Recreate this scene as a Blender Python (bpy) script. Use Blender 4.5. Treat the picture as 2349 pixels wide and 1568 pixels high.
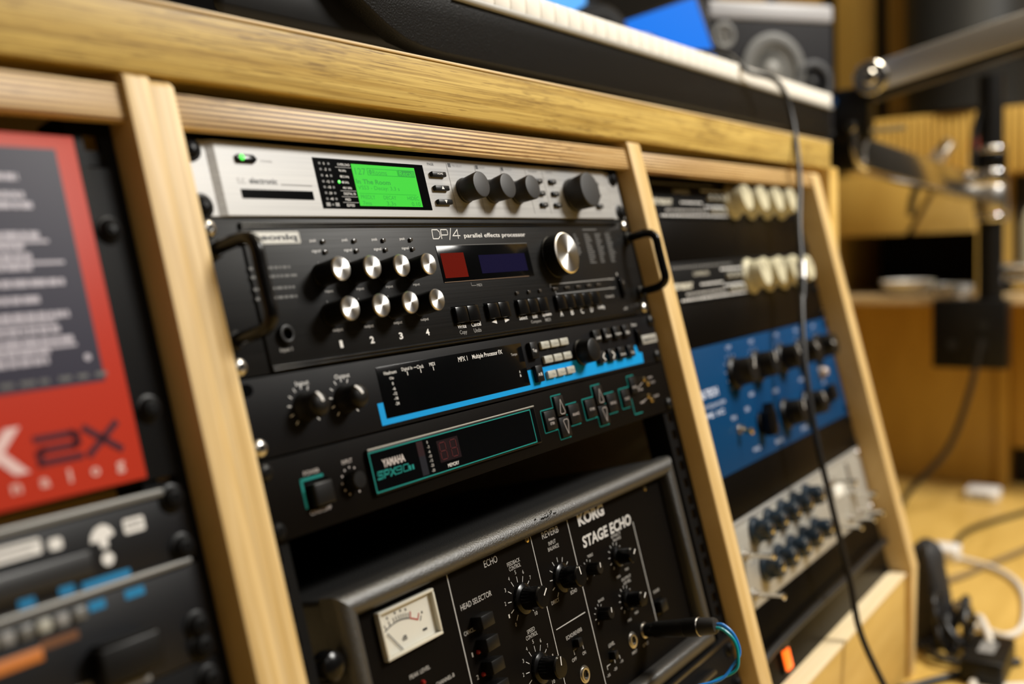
import bpy, bmesh, math, random
from mathutils import Vector, Matrix
random.seed(7)
for o in list(bpy.data.objects):
    bpy.data.objects.remove(o)
SC = bpy.context.scene
COL = SC.collection
R = math.radians
PI = math.pi

# ------------------------------------------------------------------ camera
LEAN = R(13.6)                       # the rack fronts lean back by this angle
SL, CL = math.sin(LEAN), math.cos(LEAN)
Z0 = 650.0                           # height (mm) of the top edge of the rack panels above the floor
cam = bpy.data.cameras.new('camera')
camo = bpy.data.objects.new('camera', cam)
COL.objects.link(camo)
cam.sensor_width = 36.0
cam.lens = 35.83
cam.clip_start = 0.02
cam.clip_end = 30
cam.dof.use_dof = True
cam.dof.focus_distance = 0.70
cam.dof.aperture_fstop = 2.8
cam.dof.aperture_blades = 9
camo.matrix_world = Matrix(((0.56682, 0.095676, -0.818267, -0.350092), (-0.822924, 0.018887, -0.567837, -0.454386), (-0.038874, 0.995233, 0.08944, 0.58257), (0, 0, 0, 1)))
SC.camera = camo

# ------------------------------------------------------------------ world, lights, exposure
world = bpy.data.worlds.new('world')
SC.world = world
world.use_nodes = True
world.node_tree.nodes['Background'].inputs[0].default_value = (1.0, 0.86, 0.70, 1)
world.node_tree.nodes['Background'].inputs[1].default_value = 0.035
SC.view_settings.view_transform = 'Standard'
SC.view_settings.look = 'None'
SC.view_settings.gamma = 1.0
SC.view_settings.use_curve_mapping = False
SC.view_settings.exposure = 0.0
SC.cycles.max_bounces = 8
SC.cycles.use_denoising = True

def area_light(name, loc, target, sx, sy, power, color):
    l = bpy.data.lights.new(name, 'AREA')
    l.shape = 'RECTANGLE'
    l.size, l.size_y = sx, sy
    l.energy = power
    l.color = color
    o = bpy.data.objects.new(name, l)
    COL.objects.link(o)
    o.location = loc
    o.rotation_euler = (Vector(target) - Vector(loc)).to_track_quat('-Z', 'Y').to_euler()
    return o
area_light('key_light', (1.50, -1.55, 2.05), (0.30, -0.05, 0.5), 0.7, 0.45, 73, (1.0, 0.965, 0.90))
area_light('fill_light', (0.0, -2.0, 2.0), (0.1, 0.0, 0.6), 0.9, 0.5, 3, (1.0, 0.97, 0.92))
area_light('room_light', (1.42, -0.55, 2.30), (1.85, -0.15, 0.3), 0.6, 0.6, 27, (1.0, 0.89, 0.68))

# ------------------------------------------------------------------ materials
MATS = {}
def new_mat(name):
    m = bpy.data.materials.new(name)
    m.use_nodes = True
    return m, m.node_tree.nodes, m.node_tree.links, m.node_tree.nodes['Principled BSDF']

def set_in(p, **k):
    for a, b in k.items():
        if a in p.inputs:
            p.inputs[a].default_value = b

def mat(name, col, rough=0.5, metal=0.0, spec=0.5, bump=0.0, bscale=300.0, vary=0.0, coat=0.0, emit=None, estr=0.0, trans=0.0, stretch=(1, 1, 1), aniso=0.0):
    """plain material with optional fine procedural grain (bump) and tonal variation"""
    if name in MATS:
        return MATS[name]
    m, N, Lk, p = new_mat(name)
    p.inputs['Base Color'].default_value = (*col, 1)
    p.inputs['Roughness'].default_value = rough
    p.inputs['Metallic'].default_value = metal
    set_in(p, **{'Specular IOR Level': spec, 'Coat Weight': coat, 'Coat Roughness': 0.1, 'Transmission Weight': trans, 'Anisotropic': aniso})
    if emit:
        p.inputs['Emission Color'].default_value = (*emit, 1)
        p.inputs['Emission Strength'].default_value = estr
    tc = N.new('ShaderNodeTexCoord')
    mp = N.new('ShaderNodeMapping')
    mp.inputs['Scale'].default_value = stretch
    Lk.new(tc.outputs['Object'], mp.inputs['Vector'])
    nz = N.new('ShaderNodeTexNoise')
    nz.inputs['Scale'].default_value = bscale
    nz.inputs['Detail'].default_value = 3
    Lk.new(mp.outputs[0], nz.inputs['Vector'])
    if vary > 0:
        mx = N.new('ShaderNodeMix'); mx.data_type = 'RGBA'; mx.blend_type = 'MIX'
        mx.inputs[6].default_value = (*[max(0, c * (1 - vary)) for c in col], 1)
        mx.inputs[7].default_value = (*[min(1, c * (1 + vary)) for c in col], 1)
        Lk.new(nz.outputs['Fac'], mx.inputs[0])
        Lk.new(mx.outputs[2], p.inputs['Base Color'])
    if bump > 0:
        b = N.new('ShaderNodeBump')
        b.inputs['Strength'].default_value = bump
        b.inputs['Distance'].default_value = 0.0004
        Lk.new(nz.outputs['Fac'], b.inputs['Height'])
        Lk.new(b.outputs[0], p.inputs['Normal'])
    MATS[name] = m
    return m

def wood(name, light, dark, scale=(5, 110, 110), pore=0.0, pscale=(30, 1000, 1000), ply=0.0, plyaxis=1, plyper=0.0055, rough=0.45, porecol=None, porebase=0.885, fine=None, fineamt=0.3):
    """wood: stretched noise grain, optional dark pores, optional plywood laminations across one axis"""
    m, N, Lk, p = new_mat(name)
    tc = N.new('ShaderNodeTexCoord')
    def noise(sc, detail=4, dist=0.0):
        mp = N.new('ShaderNodeMapping'); mp.inputs['Scale'].default_value = sc
        Lk.new(tc.outputs['Object'], mp.inputs['Vector'])
        nz = N.new('ShaderNodeTexNoise'); nz.inputs['Scale'].default_value = 1.0
        nz.inputs['Detail'].default_value = detail
        nz.inputs['Distortion'].default_value = dist
        Lk.new(mp.outputs[0], nz.inputs['Vector'])
        return nz
    n1 = noise(scale, 5, 0.6)
    r1 = N.new('ShaderNodeValToRGB')
    r1.color_ramp.elements[0].position = 0.33; r1.color_ramp.elements[0].color = (*dark, 1)
    r1.color_ramp.elements[1].position = 0.66; r1.color_ramp.elements[1].color = (*light, 1)
    Lk.new(n1.outputs['Fac'], r1.inputs[0])
    out = r1.outputs[0]
    if fine:
        nf = noise(fine, 3, 0.3)
        rf = N.new('ShaderNodeValToRGB')
        rf.color_ramp.elements[0].position = 0.36; rf.color_ramp.elements[0].color = (1 - fineamt, 1 - fineamt * 1.12, 1 - fineamt * 1.3, 1)
        rf.color_ramp.elements[1].position = 0.56; rf.color_ramp.elements[1].color = (1, 1, 1, 1)
        Lk.new(nf.outputs['Fac'], rf.inputs[0])
        mf = N.new('ShaderNodeMix'); mf.data_type = 'RGBA'; mf.blend_type = 'MULTIPLY'; mf.inputs[0].default_value = 1
        Lk.new(out, mf.inputs[6]); Lk.new(rf.outputs[0], mf.inputs[7])
        out = mf.outputs[2]
    if pore > 0:
        n2 = noise(pscale, 2)
        n3 = noise((9, 40, 40), 2)
        add = N.new('ShaderNodeMath'); add.operation = 'MULTIPLY_ADD'
        Lk.new(n3.outputs['Fac'], add.inputs[0]); add.inputs[1].default_value = 0.55
        Lk.new(n2.outputs['Fac'], add.inputs[2])
        r2 = N.new('ShaderNodeValToRGB')
        r2.color_ramp.elements[0].position = porebase; r2.color_ramp.elements[0].color = (0, 0, 0, 1)
        r2.color_ramp.elements[1].position = porebase + 0.07; r2.color_ramp.elements[1].color = (pore, pore, pore, 1)
        Lk.new(add.outputs[0], r2.inputs[0])
        mx = N.new('ShaderNodeMix'); mx.data_type = 'RGBA'
        mx.inputs[7].default_value = (*(porecol or [c * 0.28 for c in dark]), 1)
        Lk.new(r2.outputs[0], mx.inputs[0]); Lk.new(out, mx.inputs[6])
        out = mx.outputs[2]
    if ply > 0:
        sep = N.new('ShaderNodeSeparateXYZ')
        Lk.new(tc.outputs['Object'], sep.inputs[0])
        n4 = noise([3 if i != plyaxis else 30 for i in range(3)], 2)
        ma = N.new('ShaderNodeMath'); ma.operation = 'MULTIPLY_ADD'
        Lk.new(n4.outputs['Fac'], ma.inputs[0]); ma.inputs[1].default_value = 0.002
        Lk.new(sep.outputs[plyaxis], ma.inputs[2])
        ms = N.new('ShaderNodeMath'); ms.operation = 'MULTIPLY'; ms.inputs[1].default_value = 2 * PI / plyper
        Lk.new(ma.outputs[0], ms.inputs[0])
        si = N.new('ShaderNodeMath'); si.operation = 'SINE'
        Lk.new(ms.outputs[0], si.inputs[0])
        r3 = N.new('ShaderNodeValToRGB')
        r3.color_ramp.elements[0].position = 0.42; r3.color_ramp.elements[0].color = (1, 1, 1, 1)
        r3.color_ramp.elements[1].position = 0.62; r3.color_ramp.elements[1].color = (1 - ply, 1 - ply * 1.12, 1 - ply * 1.3, 1)
        mr = N.new('ShaderNodeMapRange'); mr.inputs[1].default_value = -1; mr.inputs[2].default_value = 1
        Lk.new(si.outputs[0], mr.inputs[0]); Lk.new(mr.outputs[0], r3.inputs[0])
        mm = N.new('ShaderNodeMix'); mm.data_type = 'RGBA'; mm.blend_type = 'MULTIPLY'; mm.inputs[0].default_value = 1
        Lk.new(out, mm.inputs[6]); Lk.new(r3.outputs[0], mm.inputs[7])
        out = mm.outputs[2]
    Lk.new(out, p.inputs['Base Color'])
    p.inputs['Roughness'].default_value = rough
    set_in(p, **{'Specular IOR Level': 0.35})
    b = N.new('ShaderNodeBump'); b.inputs['Strength'].default_value = 0.12; b.inputs['Distance'].default_value = 0.0005
    Lk.new(n1.outputs['Fac'], b.inputs['Height']); Lk.new(b.outputs[0], p.inputs['Normal'])
    MATS[name] = m
    return m

def brushed(name, col, rough, metal, amount=0.15, axis_stretch=(8, 900, 900), spec=0.5):
    """metal brushed along x"""
    m, N, Lk, p = new_mat(name)
    tc = N.new('ShaderNodeTexCoord'); mp = N.new('ShaderNodeMapping'); mp.inputs['Scale'].default_value = axis_stretch
    Lk.new(tc.outputs['Object'], mp.inputs['Vector'])
    nz = N.new('ShaderNodeTexNoise'); nz.inputs['Scale'].default_value = 1; nz.inputs['Detail'].default_value = 4
    Lk.new(mp.outputs[0], nz.inputs['Vector'])
    mx = N.new('ShaderNodeMix'); mx.data_type = 'RGBA'
    mx.inputs[6].default_value = (*[c * (1 - amount) for c in col], 1)
    mx.inputs[7].default_value = (*[min(1, c * (1 + amount)) for c in col], 1)
    Lk.new(nz.outputs['Fac'], mx.inputs[0]); Lk.new(mx.outputs[2], p.inputs['Base Color'])
    mr = N.new('ShaderNodeMapRange'); mr.inputs[3].default_value = rough * 0.85; mr.inputs[4].default_value = rough * 1.15
    Lk.new(nz.outputs['Fac'], mr.inputs[0]); Lk.new(mr.outputs[0], p.inputs['Roughness'])
    p.inputs['Metallic'].default_value = metal
    set_in(p, **{'Specular IOR Level': spec})
    MATS[name] = m
    return m

def spun(name, col, rough=0.3):
    """lathe-turned metal cap: radial anisotropic highlight"""
    m, N, Lk, p = new_mat(name)
    p.inputs['Base Color'].default_value = (*col, 1)
    p.inputs['Metallic'].default_value = 1
    p.inputs['Roughness'].default_value = rough
    set_in(p, **{'Anisotropic': 0.85})
    t = N.new('ShaderNodeTangent'); t.direction_type = 'RADIAL'; t.axis = 'Z'
    Lk.new(t.outputs[0], p.inputs['Tangent'])
    MATS[name] = m
    return m

OAK = wood('oak_veneer', (0.64, 0.465, 0.138), (0.46, 0.305, 0.072), scale=(5.5, 320, 320), pore=0.75, pscale=(45, 1700, 1700), porebase=0.852, porecol=(0.17, 0.095, 0.022), fine=(9, 800, 800), fineamt=0.34)
PLYRAIL = wood('plywood_edge', (0.76, 0.56, 0.28), (0.50, 0.32, 0.12), scale=(9, 620, 620), ply=0.8, plyaxis=1, plyper=0.0030, pore=0.45, pscale=(60, 900, 900))
PLYPOST = wood('plywood_post', (0.76, 0.575, 0.30), (0.57, 0.385, 0.145), scale=(190, 7, 7), ply=0.07, plyaxis=0, plyper=0.0075, pore=0.0)
PALEWOOD = wood('pale_wood', (0.62, 0.42, 0.13), (0.54, 0.35, 0.095), scale=(5, 40, 40))
WALLWOOD = wood('wall_wood', (0.52, 0.34, 0.085), (0.40, 0.24, 0.05), scale=(60, 60, 3))
FLOORWOOD = wood('floor_wood', (0.66, 0.44, 0.125), (0.52, 0.33, 0.08), scale=(4, 18, 18), rough=0.35)
CABWOOD = wood('cabinet_wood', (0.56, 0.36, 0.085), (0.48, 0.295, 0.065), scale=(14, 14, 3))
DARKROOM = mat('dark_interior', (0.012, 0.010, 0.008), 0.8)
SILVER = brushed('brushed_silver', (0.345, 0.343, 0.34), 0.46, 0.22, 0.30, axis_stretch=(6, 650, 650))
SILVER2 = brushed('pale_aluminium', (0.40, 0.39, 0.355), 0.42, 0.3, 0.10)
BLACKAL = brushed('black_brushed', (0.0058, 0.0058, 0.0060), 0.43, 0.0, 0.6, spec=0.13)
BLACKPAINT = mat('black_paint', (0.0055, 0.0055, 0.0064), 0.46, bump=0.12, bscale=2500, spec=0.08)
BLANKBLACK = mat('satin_blank', (0.0035, 0.0028, 0.0022), 0.34, bump=0.1, bscale=2500, spec=0.06)
BROWNBLACK = mat('brown_black_panel', (0.0042, 0.0034, 0.0028), 0.5, bump=0.1, bscale=2500, spec=0.03)
RACKBLACK = mat('rack_black', (0.0055, 0.0056, 0.0060), 0.48, bump=0.1, bscale=2000, spec=0.07)
GLOSSBLACK = mat('gloss_black', (0.0022, 0.0024, 0.0028), 0.12, spec=0.14)
PLASTIC = mat('black_plastic', (0.0044, 0.0043, 0.0044), 0.40, spec=0.22)
PLASTICGLOSS = mat('black_plastic_gloss', (0.0036, 0.0036, 0.0038), 0.20, spec=0.25)
MATTEKNOB = mat('matte_charcoal', (0.017, 0.017, 0.018), 0.50, bump=0.15, bscale=3000, spec=0.4)
VINYL = mat('grained_vinyl', (0.016, 0.0157, 0.0153), 0.42, bump=1.0, bscale=900, spec=1.0)
LEATHER = mat('grained_black', (0.0055, 0.0052, 0.0050), 0.42, bump=1.0, bscale=700, spec=0.12)
SATIN = mat('satin_chrome', (0.46, 0.455, 0.445), 0.34, 0.6)
CHROME = mat('chrome', (0.78, 0.77, 0.75), 0.14, 1.0)
STEEL = mat('steel', (0.55, 0.53, 0.50), 0.28, 1.0)
BRASS = mat('brass', (0.75, 0.60, 0.32), 0.2, 1.0)
SPUN = spun('spun_aluminium', (0.82, 0.80, 0.77), 0.32)
WHITEPRINT = mat('white_print', (0.74, 0.74, 0.74), 0.5)
GREYPRINT = mat('grey_print', (0.22, 0.22, 0.22), 0.5)
DIMPRINT = mat('dim_print', (0.075, 0.075, 0.075), 0.5)
DARKPRINT = mat('dark_print', (0.03, 0.03, 0.032), 0.5)
TEAL = mat('teal_print', (0.005, 0.20, 0.185), 0.5, spec=0.2)
CYANBLUE = mat('cyan_blue_print', (0.0, 0.27, 0.66), 0.45, spec=0.2)
CREAM = mat('cream_plastic', (0.56, 0.54, 0.46), 0.4)
GREYKEY = mat('grey_key_plastic', (0.36, 0.36, 0.32), 0.45)
REDFILM = mat('red_filter', (0.10, 0.006, 0.003), 0.2, spec=0.15)
BLUEFILM = mat('indigo_filter', (0.006, 0.005, 0.026), 0.2, spec=0.15)
REDPLATE = mat('red_plate', (0.40, 0.030, 0.014), 0.42, spec=0.18)
NAVY = mat('navy_plate', (0.016, 0.014, 0.034), 0.42, spec=0.2)
LILAC = mat('lilac_print', (0.40, 0.38, 0.46), 0.45)
PURPLE = mat('purple_print', (0.055, 0.009, 0.018), 0.45, spec=0.15)
BLUEPANEL = mat('blue_panel', (0.002, 0.040, 0.125), 0.45, bump=0.08, bscale=2500, spec=0.08)
ORANGEP = mat('orange_print', (0.45, 0.14, 0.02), 0.5)
IVORYKNOB = mat('ivory_knob', (0.56, 0.53, 0.38), 0.35)
NAVYKNOB = mat('navy_knob', (0.010, 0.022, 0.038), 0.25)
WHITEKEY = mat('white_key', (0.84, 0.82, 0.77), 0.3)
SLIPGREY = mat('grey_trim', (0.33, 0.32, 0.29), 0.4)
CABLEBLACK = mat('black_rubber', (0.008, 0.008, 0.009), 0.42, spec=0.45)
CABLEWHITE = mat('white_rubber', (0.70, 0.66, 0.60), 0.5)
WIREBLUE = mat('blue_wire', (0.015, 0.22, 0.70), 0.3)
WIRETEAL = mat('teal_wire', (0.0, 0.30, 0.36), 0.3)
GREYCLOTH = mat('grey_speaker', (0.018, 0.018, 0.0205), 0.55, spec=0.06)
GREYCONE = mat('grey_cone', (0.15, 0.147, 0.135), 0.5)
WHITE = mat('white_ceramic', (0.80, 0.79, 0.78), 0.25)
DARKGREY = mat('dark_grey_shell', (0.016, 0.016, 0.0155), 0.5, spec=0.15)
GREENGLOW = mat('green_backlight', (0.01, 0.05, 0.01), 0.4, emit=(0.045, 0.64, 0.036), estr=1.0, spec=0.05)
GREENTEXT = mat('green_lcd_text', (0.005, 0.03, 0.01), 0.4, emit=(0.010, 0.34, 0.024), estr=1.0, spec=0.1)
GREENLED = mat('green_led', (0.05, 0.3, 0.05), 0.3, emit=(0.10, 1.0, 0.10), estr=1.6)
REDLED = mat('red_led', (0.25, 0.01, 0.01), 0.25)
REDGLOW = mat('red_orange_glow', (0.4, 0.05, 0.01), 0.3, emit=(1.0, 0.13, 0.01), estr=2.2)
DIMRED = mat('dim_red_segment', (0.065, 0.008, 0.010), 0.35)
m_, N_, L_, P_ = new_mat('clear_glass')          # thin clear pane: see-through with a glossy sheen
tb_ = N_.new('ShaderNodeBsdfTransparent'); gb_ = N_.new('ShaderNodeBsdfGlossy'); gb_.inputs['Roughness'].default_value = 0.05
mx_ = N_.new('ShaderNodeMixShader'); mx_.inputs[0].default_value = 0.06
L_.new(tb_.outputs[0], mx_.inputs[1]); L_.new(gb_.outputs[0], mx_.inputs[2])
L_.new(mx_.outputs[0], N_['Material Output'].inputs[0])
MATS['clear_glass'] = m_
SCREENBLUE = mat('blue_screen', (0.0, 0.02, 0.1), 0.3, emit=(0.10, 0.45, 1.0), estr=1.0)
SCREENBLUE2 = mat('deep_blue_screen', (0.0, 0.02, 0.1), 0.3, emit=(0.0, 0.19, 0.85), estr=0.95)
BLUEGLASS = mat('pale_blue_plastic', (0.62, 0.72, 0.80), 0.2)

# ------------------------------------------------------------------ geometry helpers
def W(x, y, z):          # world point from mm, z measured from the top edge of the rack panels
    return (x / 1000.0, y / 1000.0, (z + Z0) / 1000.0)
def PW(u, v, n):         # world point from rack-plane mm: u right, v down the panel, n into the rack
    return W(u, -SL * v + CL * n, -CL * v - SL * n)
def MM(x, y, z):
    return (x / 1000.0, y / 1000.0, z / 1000.0)

class G:
    """collects shapes, then links them as ONE mesh object"""
    def __init__(self, tf=MM):
        self.v, self.f, self.tf = [], [], tf
    def add(self, vs, fs):
        k = len(self.v)
        self.v += [self.tf(*p) for p in vs]
        self.f += [tuple(i + k for i in f) for f in fs]
        return self
    def box(self, x0, x1, y0, y1, z0, z1):
        return self.add([(x0, y0, z0), (x1, y0, z0), (x1, y1, z0), (x0, y1, z0), (x0, y0, z1), (x1, y0, z1), (x1, y1, z1), (x0, y1, z1)],
                        [(0, 3, 2, 1), (4, 5, 6, 7), (0, 1, 5, 4), (1, 2, 6, 5), (2, 3, 7, 6), (3, 0, 4, 7)])
    def prism(self, poly, a0, a1, axis=2):
        n = len(poly)
        def P(p, a):
            return (p[0], p[1], a) if axis == 2 else ((a, p[0], p[1]) if axis == 0 else (p[0], a, p[1]))
        vs = [P(p, a0) for p in poly] + [P(p, a1) for p in poly]
        fs = [tuple(range(n))[::-1], tuple(range(n, 2 * n))] + [(i, (i + 1) % n, n + (i + 1) % n, n + i) for i in range(n)]
        return self.add(vs, fs)
    def lathe(self, cx, cy, prof, n=32, axis=2, rib=0.0, ribs=0):
        """prof: (radius, height) pairs along the axis; closed at both ends"""
        vs, fs = [], []
        for (r, h) in prof:
            for i in range(n):
                a = 2 * PI * i / n
                rr = r * (1 - rib * (i % 2)) if ribs else r
                p = (rr * math.cos(a), rr * math.sin(a))
                vs.append((cx + p[0], cy + p[1], h) if axis == 2 else ((h, cx + p[0], cy + p[1]) if axis == 0 else (cx + p[0], h, cy + p[1])))
        for k in range(len(prof) - 1):
            for i in range(n):
                fs.append((k * n + i, k * n + (i + 1) % n, (k + 1) * n + (i + 1) % n, (k + 1) * n + i))
        fs.append(tuple(range(n))[::-1]); fs.append(tuple(range((len(prof) - 1) * n, len(prof) * n)))
        return self.add(vs, fs)
    def ring(self, cx, cy, r0, r1, h0, h1, n=32, axis=2):
        vs, fs = [], []
        for (r, h) in ((r0, h0), (r1, h0), (r1, h1), (r0, h1)):
            for i in range(n):
                a = 2 * PI * i / n
                p = (r * math.cos(a), r * math.sin(a))
                vs.append((cx + p[0], cy + p[1], h) if axis == 2 else ((h, cx + p[0], cy + p[1]) if axis == 0 else (cx + p[0], h, cy + p[1])))
        for k in range(4):
            for i in range(n):
                fs.append((k * n + i, k * n + (i + 1) % n, ((k + 1) % 4) * n + (i + 1) % n, ((k + 1) % 4) * n + i))
        return self.add(vs, fs)
    def tube(self, pts, r, n=10, smooth=True, sub=6):
        P = [Vector(p) for p in pts]
        if smooth and len(P) > 2:
            Q = []
            E = [P[0] * 2 - P[1]] + P + [P[-1] * 2 - P[-2]]
            for i in range(1, len(E) - 2):
                for k in range(sub):
                    t = k / sub
                    a, b, c, d = E[i - 1], E[i], E[i + 1], E[i + 2]
                    Q.append(0.5 * ((2 * b) + (c - a) * t + (2 * a - 5 * b + 4 * c - d) * t * t + (3 * b - a - 3 * c + d) * t ** 3))
            Q.append(P[-1]); P = Q
        vs, fs = [], []
        t0 = (P[1] - P[0]).normalized()
        up = Vector((0, 0, 1)) if abs(t0.z) < 0.9 else Vector((1, 0, 0))
        x = t0.cross(up).normalized()
        for i, p in enumerate(P):
            t = (P[min(i + 1, len(P) - 1)] - P[max(i - 1, 0)]).normalized()
            x = (x - t * x.dot(t)).normalized(); y = t.cross(x)
            rr = r[min(i, len(r) - 1)] if isinstance(r, (list, tuple)) else r
            for k in range(n):
                a = 2 * PI * k / n
                q = p + x * (rr * math.cos(a)) + y * (rr * math.sin(a))
                vs.append(tuple(q))
        for i in range(len(P) - 1):
            for k in range(n):
                fs.append((i * n + k, i * n + (k + 1) % n, (i + 1) * n + (k + 1) % n, (i + 1) * n + k))
        fs.append(tuple(range(n))[::-1]); fs.append(tuple(range((len(P) - 1) * n, len(P) * n)))
        return self.add(vs, fs)
    def rect(self, x0, x1, y0, y1, z, t=0.12):      # flat print with a hair of thickness
        return self.box(min(x0, x1), max(x0, x1), min(y0, y1), max(y0, y1), z, z + t)
    def line(self, p, q, w, z, t=0.12):
        dx, dy = q[0] - p[0], q[1] - p[1]
        l = math.hypot(dx, dy) or 1
        nx, ny = -dy / l * w / 2, dx / l * w / 2
        return self.prism([(p[0] + nx, p[1] + ny), (q[0] + nx, q[1] + ny), (q[0] - nx, q[1] - ny), (p[0] - nx, p[1] - ny)], z, z + t)
    def frame(self, x0, x1, y0, y1, w, z, t=0.12):
        self.rect(x0, x1, y0, y0 + w, z, t); self.rect(x0, x1, y1 - w, y1, z, t)
        self.rect(x0, x0 + w, y0 + w, y1 - w, z, t); return self.rect(x1 - w, x1, y0 + w, y1 - w, z, t)
    def mesh(self, name, m, bevel=0.0, seg=2, ang=35):
        me = bpy.data.meshes.new(name)
        me.from_pydata(self.v, [], self.f)
        bm = bmesh.new(); bm.from_mesh(me)
        bmesh.ops.recalc_face_normals(bm, faces=bm.faces)
        if bevel > 0:
            ed = [e for e in bm.edges if len(e.link_faces) == 2 and e.calc_face_angle(0) > R(30)]
            bmesh.ops.bevel(bm, geom=ed, offset=bevel / 1000.0, segments=seg, profile=0.5, affect='EDGES', clamp_overlap=True)
        bm.to_mesh(me); bm.free()
        if me.polygons:
            me.polygons.foreach_set('use_smooth', [True] * len(me.polygons))
            me.set_sharp_from_angle(angle=R(ang))
        if m:
            me.materials.append(m)
        return me
    def build(self, name, m, parent=None, loc=None, bevel=0.0, seg=2, ang=35, label=None):
        return put(name, self.mesh(name, m, bevel, seg, ang), parent, loc, label)

def put(name, me, parent=None, loc=None, label=None):
    o = bpy.data.objects.new(name, me)
    COL.objects.link(o)
    if parent is not None:
        o.parent = parent
    if loc is not None:
        o.location = loc
    if label:
        o['label'] = label
    return o

def tag(o, label, cat, group=None):
    o['label'] = label; o['category'] = cat
    if group:
        o['group'] = group
    return o
def thing(name, label, cat, loc=(0, 0, 0), rot=(0, 0, 0), group=None):
    o = bpy.data.objects.new(name, None)
    COL.objects.link(o)
    o.empty_display_size = 0.05
    o.location = loc; o.rotation_euler = rot
    return tag(o, label, cat, group)
def structure(name, g, m, bevel=0.0):
    o = g.build(name, m, bevel=bevel)
    o['kind'] = 'structure'
    return o

# ------------------------------------------------------------------ lettering
GLYPHS = {}
def glyph_mesh(s, bold):
    k = (s, bold)
    if k not in GLYPHS:
        cu = bpy.data.curves.new('text', 'FONT')
        cu.body = s
        cu.resolution_u = 3
        cu.offset = bold
        ob = bpy.data.objects.new('text', cu)
        COL.objects.link(ob)
        me = bpy.data.meshes.new_from_object(ob)
        vs = [tuple(v.co) for v in me.vertices]
        fs = [tuple(p.vertices) for p in me.polygons]
        bpy.data.objects.remove(ob); bpy.data.curves.remove(cu); bpy.data.meshes.remove(me)
        x0 = min(v[0] for v in vs); x1 = max(v[0] for v in vs); y0 = min(v[1] for v in vs); y1 = max(v[1] for v in vs)
        GLYPHS[k] = ([((v[0] - x0) / max(1e-6, x1 - x0) - 0.5, (v[1] - y0) / max(1e-6, y1 - y0) - 0.5) for v in vs], fs)
    return GLYPHS[k]

STROKES = {   # square thin-line capitals: polylines on a 0..1 grid, y down
    'D': [[(0, 0), (0.72, 0), (1, 0.3), (1, 0.7), (0.72, 1), (0, 1), (0, 0)]],
    'P': [[(0, 1), (0, 0), (0.9, 0), (1, 0.1), (1, 0.5), (0.9, 0.6), (0, 0.6)]],
    '/': [[(0, 1.12), (1, -0.12)]],
    '4': [[(0.72, 1), (0.72, 0), (0, 0.7), (1, 0.7)]],
    '2': [[(0, 0), (0.9, 0), (1, 0.1), (1, 0.4), (0.9, 0.5), (0.1, 0.5), (0, 0.6), (0, 1), (1, 1)]],
    'X': [[(0, 0), (1, 1)], [(1, 0), (0, 1)]],
    'S': [[(1, 0), (0.1, 0), (0, 0.1), (0, 0.4), (0.1, 0.5), (0.9, 0.5), (1, 0.6), (1, 0.9), (0.9, 1), (0, 1)]],
    '9': [[(1, 0.5), (0, 0.5), (0, 0), (1, 0), (1, 1), (0, 1)]],
    '0': [[(0, 0), (1, 0), (1, 1), (0, 1), (0, 0)]],
}
def strokes(d, s, u, v, w, h, lw, m, z, gap=0.22, slant=0.0, widths=None, name='lettering'):
    """line lettering: u, v is the top left corner, w the width of one letter"""
    g = d.pr(m, name)
    for i, c in enumerate(s):
        cw = w * (widths or {}).get(c, 1.0)
        for pl in STROKES[c]:
            P_ = [(u + p[0] * cw + (0.5 - p[1]) * slant * h, v + p[1] * h) for p in pl]
            for a, b in zip(P_[:-1], P_[1:]):
                dx, dy = b[0] - a[0], b[1] - a[1]
                l = math.hypot(dx, dy); k = lw / 2 / l
                g.line((a[0] - dx * k, a[1] - dy * k), (b[0] + dx * k, b[1] + dy * k), lw, z, 0.06)
        u += cw + gap * w
class Dev:
    """a rack device: an Empty on the rack plane; child meshes are given in panel mm (u right, v down), z out of the panel"""
    def __init__(self, name, label, cat, u0, v0, n0=0.0, group=None):
        self.u0, self.v0 = u0, v0
        self.o = thing(name, label, cat, PW(u0, v0, n0), (PI / 2 - LEAN, 0, 0), group)
        self.prints = {}
    def tf(self, u, v, z):
        return ((u - self.u0) / 1000.0, -(v - self.v0) / 1000.0, z / 1000.0)
    def g(self):
        return G(self.tf)
    def at(self, u, v, z=0.0):
        return self.tf(u, v, z)
    def pr(self, m, name='lettering'):
        k = (m.name, name)
        if k not in self.prints:
            self.prints[k] = (self.g(), m, name, {})
        return self.prints[k][0]
    def text(self, s, u, v, w, h, m=WHITEPRINT, z=0.06, bold=0.0, slant=0.0, name='lettering'):
        vs, fs = glyph_mesh(s, bold)
        self.pr(m, name).add([(u + p[0] * w + p[1] * slant * h, v - p[1] * h, z) for p in vs], fs)
    def finish(self):
        for (g, m, name, _) in self.prints.values():
            g.build(name, m, self.o)['kind'] = 'stuff'     # flat print too fine to pick apart

MESHES = {}
def cached(key, fn):
    if key not in MESHES:
        MESHES[key] = fn()
    return MESHES[key]

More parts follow.
